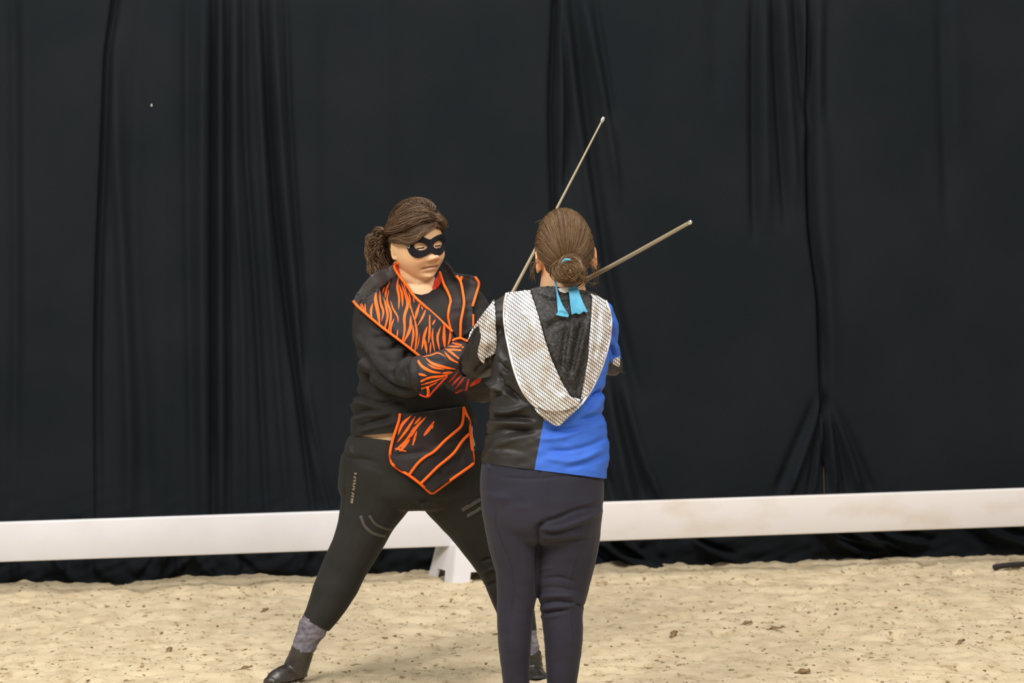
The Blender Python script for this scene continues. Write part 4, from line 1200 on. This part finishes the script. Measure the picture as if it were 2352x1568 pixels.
meB = union([headB, tube(neckB), rows(torsoB, g), tube(armBL, g), tube(foreBL), tube(armBR, g), tube(foreBR), rows(pelvisB[:4], g - 8), tube(legBL, g), tube(legBR, g)] + ankB + ear(HEAD_B, -1, .007, 1.12, -.022) + ear(HEAD_B, 1, .007, 1.12, -.022) + handBR + handBL, .0034, 2)
iB = np.array(HEAD_B.inverted())
def toneB(V):
    L = V @ iB[:3, :3].T + iB[:3, 3]
    x, y, z = L.T
    C = np.tile(np.array([.74, .44, .25]), (len(V), 1))
    g = lambda v, s: np.exp(-(v / s) ** 2)
    fr = ((y < -.02) & (np.abs(x) < .09) & (np.abs(z) < .13)).astype(float)
    def mixc(w, c, f=fr):
        w = (np.clip(w, 0, 1) * f)[:, None]; C[:] = C * (1 - w) + np.array(c) * w
    mixc(.8 * g(x, .026) * g(z + .0715, .0055), (.60, .25, .18)); mixc(.9 * g(z + .0655, .0022) * (np.abs(x) < .028), (.16, .055, .03))
    mixc(.8 * g(np.abs(x) - .033, .018) * g(z - .028, .004), (.14, .08, .04))
    mixc(.9 * g(np.abs(x) - .031, .012) * g(z - .003, .0045), (.10, .06, .04))
    mixc(.7 * (np.abs(x) > .068) * (np.abs(y - .015) < .03) * (np.abs(z + .034) < .045), (.80, .33, .14), np.ones(len(V)))
    return C
set_tone(meB, toneB)
bodyB = link('body', meB, M_skinB); adopt(bodyB, rootB)

topB = union([rows(torsoB), tube(armBL), tube(armBR)], .0040, 8)
Z4 = lambda *p: [(1040 + x * .3061, 640 + y * .3061) for x, y in p]
wrinkle(topB, [
    (Z4((290, 880), (400, 850), (520, 910)), 5, -.010), (Z4((280, 980), (400, 1000), (560, 960)), 6, .010), (Z4((270, 1050), (400, 1040), (600, 1050)), 5, -.011), (Z4((250, 1100), (400, 1080), (620, 1090)), 6, .009),
    (Z4((230, 1170), (380, 1130), (600, 1150)), 5, -.010), (Z4((230, 1260), (300, 1190), (450, 1150), (650, 1130)), 6, -.008), (Z4((240, 1330), (330, 1250), (520, 1190)), 7, .008), (Z4((220, 1290), (300, 1270), (500, 1280)), 7, -.005),
    (Z4((260, 760), (330, 820), (430, 880)), 6, .012), (Z4((340, 600), (370, 660), (420, 700)), 6, -.010), (Z4((330, 700), (380, 800), (480, 880)), 6, -.012), (Z4((300, 860), (340, 800), (420, 790)), 6, .008),
    (Z4((340, 500), (360, 590), (400, 640)), 7, .008), (Z4((310, 400), (350, 380), (390, 420)), 8, -.006), (Z4((250, 640), (280, 580), (330, 500)), 7, -.010),
    (Z4((700, 1120), (900, 1130), (1100, 1090)), 7, -.008), (Z4((640, 1200), (800, 1190), (1000, 1120), (1160, 1080)), 7, .007), (Z4((700, 1290), (880, 1290), (1050, 1240), (1170, 1180)), 6, -.006), (Z4((700, 1350), (900, 1370), (1130, 1280)), 7, .006),
    (Z4((850, 1420), (1000, 1380), (1140, 1330)), 6, -.007), (Z4((1000, 960), (1080, 880), (1130, 840)), 7, -.010), (Z4((980, 1020), (1080, 960), (1130, 860)), 6, .008), (Z4((950, 1060), (1060, 1040), (1150, 1000)), 6, -.008), (Z4((1060, 880), (1110, 850), (1140, 850)), 4, -.010),
    (Z4((1180, 380), (1220, 430), (1240, 500)), 5, -.008), (Z4((1190, 500), (1215, 560), (1220, 600)), 5, -.014), (Z4((1190, 300), (1215, 380)), 5, .006),
    (Z4((120, 420), (100, 520), (90, 640)), 7, -.004), (Z4((160, 700), (230, 650), (260, 600)), 7, -.008)],
    lambda V, P: .0035 * vnoise(P[:, 0] / 40, P[:, 1] / 14, 71) + .0025 * vnoise(P[:, 0] / 20, P[:, 1] / 9, 72))
cut(topB, (1105, 1063), (1392, 1099), 9.0)
# colour split: clean cuts along the seam, then black and blue cloth
def vcut(me, p, q, Y):
    a, b = W(*p, Y), W(*q, Y); n = (b - a).cross(a - CAMP).normalized()
    bm = bmesh.new(); bm.from_mesh(me)
    bmesh.ops.bisect_plane(bm, geom=list(bm.verts) + list(bm.edges) + list(bm.faces), plane_co=a, plane_no=n)
    bm.to_mesh(me); bm.free()
vcut(topB, (1228, 1076), (1246, 980), 9.0)
vcut(topB, (1385, 838), (1430, 822), 9.0)
me = topB
cen = np.empty(len(me.polygons) * 3); me.polygons.foreach_get('center', cen); pc = PX(cen.reshape(-1, 3))
bl = (pc[:, 0] > 1228 + (1076 - pc[:, 1]) * (18 / 96.)) & ~((pc[:, 1] < 706) & (pc[:, 0] < 1390))
sl = (pc[:, 0] > 1380) & (cen.reshape(-1, 3)[:, 1] > 9.06) & (pc[:, 1] > 838 - (pc[:, 0] - 1385) * (16 / 45.)) & (pc[:, 1] < 872)
sl |= (cen.reshape(-1, 3)[:, 1] > 9.245)
me.polygons.foreach_set('material_index', (bl & ~sl).astype(np.int32))
top = link('top', me, [M_blackB, M_blue]); adopt(top, rootB)

breech = union([rows(pelvisB), tube(legBL), tube(legBR)], .0046, 8)
Z7 = lambda *p: [(960 + x * .32394, 1060 + y * .32394) for x, y in p]
wrinkle(breech, [
    (Z7((570, 340), (552, 400), (565, 490), (610, 610), (655, 730), (680, 860), (682, 960), (660, 1100), (650, 1250)), 2.5, -.0035),
    (Z7((845, 480), (900, 430), (1000, 390), (1120, 340), (1300, 300)), 6, -.008), (Z7((840, 560), (845, 480), (880, 440)), 6, -.010), (Z7((870, 480), (1000, 470), (1180, 410), (1300, 350)), 5, .006),
    (Z7((880, 500), (1020, 500), (1200, 450)), 4, -.006), (Z7((880, 540), (1020, 530), (1220, 510)), 4, .005), (Z7((870, 590), (1020, 570), (1200, 550)), 4, -.004), (Z7((920, 400), (1050, 350), (1250, 290)), 5, .004),
    (Z7((600, 110), (830, 120), (1100, 100), (1320, 130)), 3, -.003), (Z7((860, 50), (862, 110)), 3, -.004),
    (Z7((870, 1010), (960, 990), (1080, 1000), (1180, 1020)), 4, -.008), (Z7((870, 1045), (960, 1030), (1060, 1020), (1170, 990)), 4, .006), (Z7((880, 1075), (960, 1060), (1050, 1050)), 4, -.008), (Z7((870, 1100), (940, 1100), (1000, 1080)), 5, .004),
    (Z7((860, 960), (950, 950), (1100, 950)), 4, .005), (Z7((860, 900), (970, 890), (1150, 920)), 4, -.003), (Z7((870, 830), (1000, 820), (1120, 850)), 4, -.004), (Z7((860, 760), (960, 750)), 4, .003),
    (Z7((1180, 400), (1150, 550), (1110, 700), (1060, 900), (1070, 1030), (1085, 1200), (1100, 1400)), 2, .0025),
    (Z7((500, 10), (505, 60)), 3, .006), ([(1238, 1222), (1235, 1270), (1234, 1320), (1233, 1370)], 5, -.007)],
    lambda V, P: .0022 * vnoise(P[:, 0] / 40, P[:, 1] / 16, 73))
cut(breech, (1090, 1060), (1400, 1066), 9.0, keep_below=True)
br = link('breeches', breech, M_breech); adopt(br, rootB)
for sx_, Yb in ((1188, 9.05), (1289, 9.06)):
    me = union([tube([(sx_, 1612, Yb, 30, .046), (sx_ + 1, 1650, Yb, 30, .046), (sx_ + 1, 1668, Yb + .01, 31, .048)], n=20), tube([(sx_ + 1, 1668, Yb + .01, 30, .045), (sx_ + 2, 1668, Yb + .10, 28, .045), (sx_ + 3, 1670, Yb + .18, 22, .035)], ref=(0, 0, 1), n=20, dome=.9)], .004, 4)
    V, E = mesh_arrays(me); V[:, 2] = np.maximum(V[:, 2], .004); set_co(me, V)
    adopt(link('boot', me, M_boot), rootB)

# hood of silver net, lying on the back
bvB = bvh_of(top, bodyB)
hood_bag = lambda P: .012 + .040 * sm(700, 940, P[:, 1]) * np.exp(-((P[:, 0] - 1285) / 95) ** 2)
def hb(k): return lambda P: hood_bag(P) * 1.0 + k
inner = Z4((585, 75), (640, 60), (760, 55), (880, 75), (985, 95), (1028, 108), (1042, 160), (1040, 260), (1025, 420), (1010, 600), (985, 760), (960, 905), (880, 880), (820, 780), (740, 600), (690, 450), (640, 260), (600, 150))
patch('hood_lining', inner, bvB, M_hoodin, rootB, off=.014, sp=5, smooth_it=40, bulge=hb(.000), thick=.003, folds=[
    (Z4((640, 120), (720, 170), (850, 180), (960, 120)), 5, -.010), (Z4((620, 90), (700, 120), (800, 130)), 5, .010), (Z4((900, 300), (880, 500), (840, 720)), 6, .010), (Z4((860, 330), (830, 560), (830, 700)), 5, -.010),
    (Z4((1010, 330), (960, 560), (900, 780)), 5, .012), (Z4((980, 300), (930, 500), (880, 720)), 5, -.012), (Z4((700, 380), (800, 320), (980, 280)), 7, -.012), (Z4((1000, 480), (960, 700), (940, 850)), 4, -.010), (Z4((720, 450), (760, 560), (800, 640)), 7, .007)])
silverL = Z4((403, 105), (500, 92), (580, 84), (600, 150), (640, 265), (690, 450), (740, 600), (820, 780), (885, 885), (965, 905), (940, 950), (860, 985), (760, 1000), (680, 985), (590, 930), (520, 840), (460, 690), (415, 500), (388, 330), (388, 180))
patch('silver_hood', silverL, bvB, M_net, rootB, off=.012, sp=5, smooth_it=40, bulge=hb(.010), thick=.003, folds=[
    (Z4((440, 420), (470, 600), (540, 800), (650, 950)), 4, -.007), (Z4((600, 300), (640, 520), (720, 740)), 16, .008), (Z4((520, 500), (600, 720), (700, 880)), 14, -.006), (Z4((690, 800), (780, 880), (860, 900)), 8, .008), (Z4((500, 110), (520, 300)), 14, .005)])
silverR = Z4((1030, 110), (1090, 130), (1150, 165), (1178, 240), (1188, 340), (1175, 460), (1140, 600), (1095, 720), (1040, 830), (985, 905), (958, 905), (985, 760), (1010, 600), (1025, 420), (1040, 260), (1043, 160))
patch('silver_hood', silverR, bvB, M_net, rootB, off=.012, sp=5, smooth_it=40, bulge=hb(.008), thick=.003, folds=[(Z4((1090, 200), (1080, 420), (1040, 640)), 7, -.008), (Z4((1130, 250), (1120, 450), (1060, 660)), 7, .006), (Z4((1050, 300), (1050, 500), (1010, 720)), 5, .007)])
rim = Z4((590, 925), (680, 985), (760, 1002), (860, 987), (945, 945), (985, 905), (1000, 900), (965, 950), (880, 1030), (800, 1105), (760, 1098), (690, 1060), (630, 1000))
patch('hood_tip', rim, bvB, M_net, rootB, off=.010, sp=4, smooth_it=40, bulge=lambda P: hood_bag(P) * (1 - .75 * sm(940, 978, P[:, 1])) + .004, thick=.003, folds=[(Z4((620, 950), (700, 1000), (800, 1010), (900, 975)), 4, -.010)])
bvH = bvh_of(top, *[o for o in rootB.children if o.name.startswith(('silver_hood', 'hood'))])
cord('hood_hem', Z4((403, 108), (386, 200), (388, 340), (416, 500), (462, 690), (520, 835), (585, 925), (640, 965)), 2.4, bvH, M_net, rootB, off=.004)
cord('hood_hem', Z4((1150, 165), (1180, 250), (1188, 340), (1176, 460), (1140, 600), (1095, 720), (1035, 840), (965, 940)), 2.4, bvH, M_net, rootB, off=.004)
# neck lace tag
patch('lace_tag', Z4((790, 70), (870, 62), (880, 95), (840, 108), (800, 95)), bvB, M_lace, rootB, off=.045, sp=3, smooth_it=30, thick=.002)
# silver oversleeves
sleeveL = Z4((110, 470), (130, 400), (190, 310), (250, 230), (310, 155), (318, 250), (325, 380), (332, 470), (320, 560), (270, 590), (245, 600), (232, 645), (205, 610), (186, 575), (190, 520), (212, 440), (195, 350), (160, 380), (128, 440))
patch('silver_oversleeve', sleeveL, bvB, M_net, rootB, off=.008, sp=4, smooth_it=20, thick=.003, folds=[(Z4((240, 300), (250, 420), (240, 560)), 6, .006), (Z4((220, 380), (300, 420), (320, 460)), 6, -.005)])
sleeveR = Z4((1200, 605), (1235, 590), (1252, 580), (1256, 660), (1228, 655), (1200, 640))
patch('silver_oversleeve', sleeveR, bvB, M_net, rootB, off=.006, sp=3, smooth_it=20, thick=.003)
# dark pointed cuff behind the right elbow
patch('pointed_cuff', Z4((1195, 640), (1225, 655), (1258, 655), (1292, 715), (1262, 708), (1225, 690)), bvB, M_blackB, rootB, off=.004, sp=3, smooth_it=20, thick=.004)

# hair of the second person
capB = scalp('hair_base', HEAD_B, .011, lambda P: (P[:, 2] > np.interp(P[:, 1], [-.11, -.075, -.04, 0.0, .028, .034, .1], [.062, .052, .040, .016, .0, -.075, -.075])) & ((np.abs(P[:, 0]) < .074) | (P[:, 2] > .012)), M_capB, rootB, .3)
bunC = (1306, 622)
tieB = np.array(HEAD_B.inverted() @ W(1302, 606, 8.98)); tieB = tieB / np.array([.074, .094, .110]); tieB /= np.linalg.norm(tieB)
paths = []
r = np.random.default_rng(63)
for i in range(2700):
    q = r.random()
    if q < .70:
        a = r.uniform(-1.75, 1.75)
        s = np.array([math.sin(a), -.55 + .35 * r.random() if abs(a) < 1 else -.15 * r.random(), math.cos(a) * .9 + .12])
        mid = np.array([math.sin(a) * .95, .35 + .2 * r.random(), math.cos(a) * .75 + .2])
        keys = [s, mid, tieB + np.array([r.uniform(-.05, .05), 0, r.uniform(-.02, .07)])]
    elif q < .88:
        a = r.choice([-1, 1]); keys = [[a * .97, -.1 + .2 * r.random(), .15 * r.random()], [a * .85, .5, -.02 - .25 * r.random()], tieB + np.array([a * -.02, 0, r.uniform(-.06, .02)])]
    else:
        x = r.uniform(-.75, .75); keys = [[x, .72, -.66 - .05 * r.random()], [x * .7, .85, -.45], tieB + np.array([r.uniform(-.05, .05), 0, -.05])]
    paths.append(hair_path(HEAD_B, keys, 16, .011 + .007 * r.random(), .3, .0008, r.uniform(0, 6)))
strands('hair_strands', paths, .0008, M_hairB, rootB, sides=3)
bun = union([tube([(1286, 624, 8.955, 24, .030), (1306, 624, 8.945, 33, .036), (1328, 627, 8.955, 24, .030)], n=18, dome=.9)], .004, 3)
adopt(link('hair_bun_base', bun, M_capB), rootB)
paths = []
for i in range(900):
    k = i % 5; ox, oy = ((0, 0), (8, -8), (-8, 6), (10, 8), (-6, -10))[k]
    rad = r.uniform(.12, .92); a0 = r.uniform(0, 6.28); ln = r.uniform(.8, 2.4)
    t = np.linspace(0, 1, 16); a = a0 + ln * t; rr = rad * (1 + .22 * np.sin(a * 1.5 + k) + .3 * (t - .5) * r.uniform(-1, 1))
    x = 1306 + ox * .8 + 35 * rr * np.cos(a); y = 624 + oy * .7 + 32 * rr * np.sin(a)
    q = np.hypot((x - 1306) / 38, (y - 624) / 36)
    depth = 8.950 - .050 * np.sqrt(np.clip(1.08 - q ** 2, 0.01, 1)) - .010 * r.random() - .005 * np.sin(a * 2 + k)
    paths.append(WN(np.stack([x, y], 1), depth))
for i in range(24):      # straight wisps over the bun
    s = np.array([1290 + r.uniform(-10, 30), 600 + r.uniform(0, 14)]); e = s + np.array([r.uniform(5, 40), r.uniform(10, 40)])
    A = catmull([s, (s + e) / 2 + r.uniform(-6, 6, 2), e], 10)
    paths.append(WN(A, 8.885 + .02 * r.random()))
strands('hair_bun', paths, .0011, M_hairB, rootB)
paths = []
for i in range(34):      # loose flyaway hairs
    k = r.random()
    if k < .35: A = catmull([(1236 + r.uniform(-3, 6), 588 + r.uniform(0, 20)), (1224 + r.uniform(-6, 6), 612 + r.uniform(-6, 14)), (1217 + r.uniform(-4, 14), 640 + r.uniform(-16, 12))], 10)
    elif k < .7: A = catmull([(1352 + r.uniform(-8, 4), 560 + r.uniform(-20, 60)), (1368 + r.uniform(-8, 6), 590 + r.uniform(-14, 40)), (1374 + r.uniform(-14, 6), 620 + r.uniform(-20, 40))], 10)
    elif k < .85: A = catmull([(1256 + r.uniform(0, 40), 505 + r.uniform(-4, 4)), (1238 + r.uniform(0, 20), 500 + r.uniform(-4, 10)), (1228 + r.uniform(-4, 10), 514 + r.uniform(-4, 14))], 10)
    else: A = catmull([(1335 + r.uniform(-8, 8), 640 + r.uniform(-8, 8)), (1356, 652 + r.uniform(-6, 6)), (1368 + r.uniform(-6, 6), 660 + r.uniform(-12, 8))], 10)
    paths.append(WN(A, 9.03 + r.uniform(-.04, .04)))
strands('loose_hair', paths, .0006, M_hairB, rootB)

# ribbon round the bun
bvR = bvh_of(bodyB, *[o for o in rootB.children if o.name.startswith(('hair_bun_base', 'silver_hood', 'hood'))])
Z8 = lambda *p: [(1200 + x * .16584, 480 + y * .16584) for x, y in p]
patch('ribbon_loop', Z8((540, 745), (560, 705), (610, 682), (665, 690), (668, 715), (610, 708), (575, 725)), bvR, M_ribbon, rootB, off=.045, sp=3, smooth_it=30, thick=.003)
patch('ribbon_tail', Z8((445, 935), (458, 930), (480, 1060), (500, 1180), (560, 1330), (640, 1470), (635, 1495), (560, 1490), (460, 1465), (490, 1430), (480, 1300), (465, 1120), (443, 1020)), bvR, M_ribbon, rootB, off=.012, sp=3, smooth_it=40, thick=.002, folds=[(Z8((490, 1430), (560, 1440), (640, 1480)), 2.5, -.008), (Z8((460, 950), (490, 1180), (560, 1420)), 3, .004)])
patch('ribbon_tail', Z8((680, 1010), (730, 985), (760, 1060), (800, 1180), (840, 1290), (905, 1420), (880, 1435), (850, 1415), (800, 1455), (740, 1440), (680, 1465), (670, 1380), (655, 1250), (640, 1120), (645, 1060)), bvR, M_ribbon, rootB, off=.014, sp=3, smooth_it=40, thick=.002, folds=[(Z8((660, 1250), (720, 1370), (800, 1450)), 3, -.006), (Z8((730, 1000), (780, 1200), (850, 1380)), 4, .004)])

# ---------------------------------------------------------------- foils
def foil(tip, grip, r0, r1, label):
    d = (tip - grip).normalized(); L = (tip - grip).length
    root = empty('fencing_foil', grip); tag(root, label, 'foil', 'fencing foils')
    g0 = grip + d * .075
    C = [g0 + d * (L - .075) * t + Vector((0, 0, -.004 * math.sin(t * math.pi))) for t in np.linspace(0, 1, 20)]
    R = np.linspace(r0, r1, 20)
    V, Fa = tube_raw(C, R, R, n=8, dome=.2); adopt(link('blade', mesh_from(V, Fa), M_blade), root)
    V, Fa = tube_raw([tip - d * .004, tip + d * .004, tip + d * .010], np.array([.0055, .0072, .006]), np.array([.0055, .0072, .006]), n=12, dome=.8, ref=(0.2, .9, .1)); adopt(link('tip_button', mesh_from(V, Fa), M_metal), root)
    ts = np.linspace(0, 1, 7); V, Fa = tube_raw([g0 - d * .012 * (1 - t) ** 2 for t in ts], .004 + .024 * np.sqrt(1 - ts * .98), .004 + .024 * np.sqrt(1 - ts * .98), n=24, dome=.02, ref=(.2, .9, .1))
    adopt(link('guard', mesh_from(V, Fa), M_metal), root)
    V, Fa = tube_raw([grip - d * .062, grip - d * .03, grip, grip + d * .06], np.array([.011, .010, .010, .012]), np.array([.011, .010, .010, .012]), n=12, ref=(.2, .9, .1)); adopt(link('grip', mesh_from(V, Fa), M_grip), root)
    V, Fa = tube_raw([grip - d * .078, grip - d * .070, grip - d * .060], np.array([.009, .013, .009]), np.array([.009, .013, .009]), n=12, ref=(.2, .9, .1)); adopt(link('pommel', mesh_from(V, Fa), M_grip), root)
foil(TIP1, GRIP1, .0070, .0032, 'steel foil pointing steeply up, held by the masked person')
foil(TIP2, GRIP2, .0080, .0058, 'steel foil slanting up to the right from behind the hair bun')
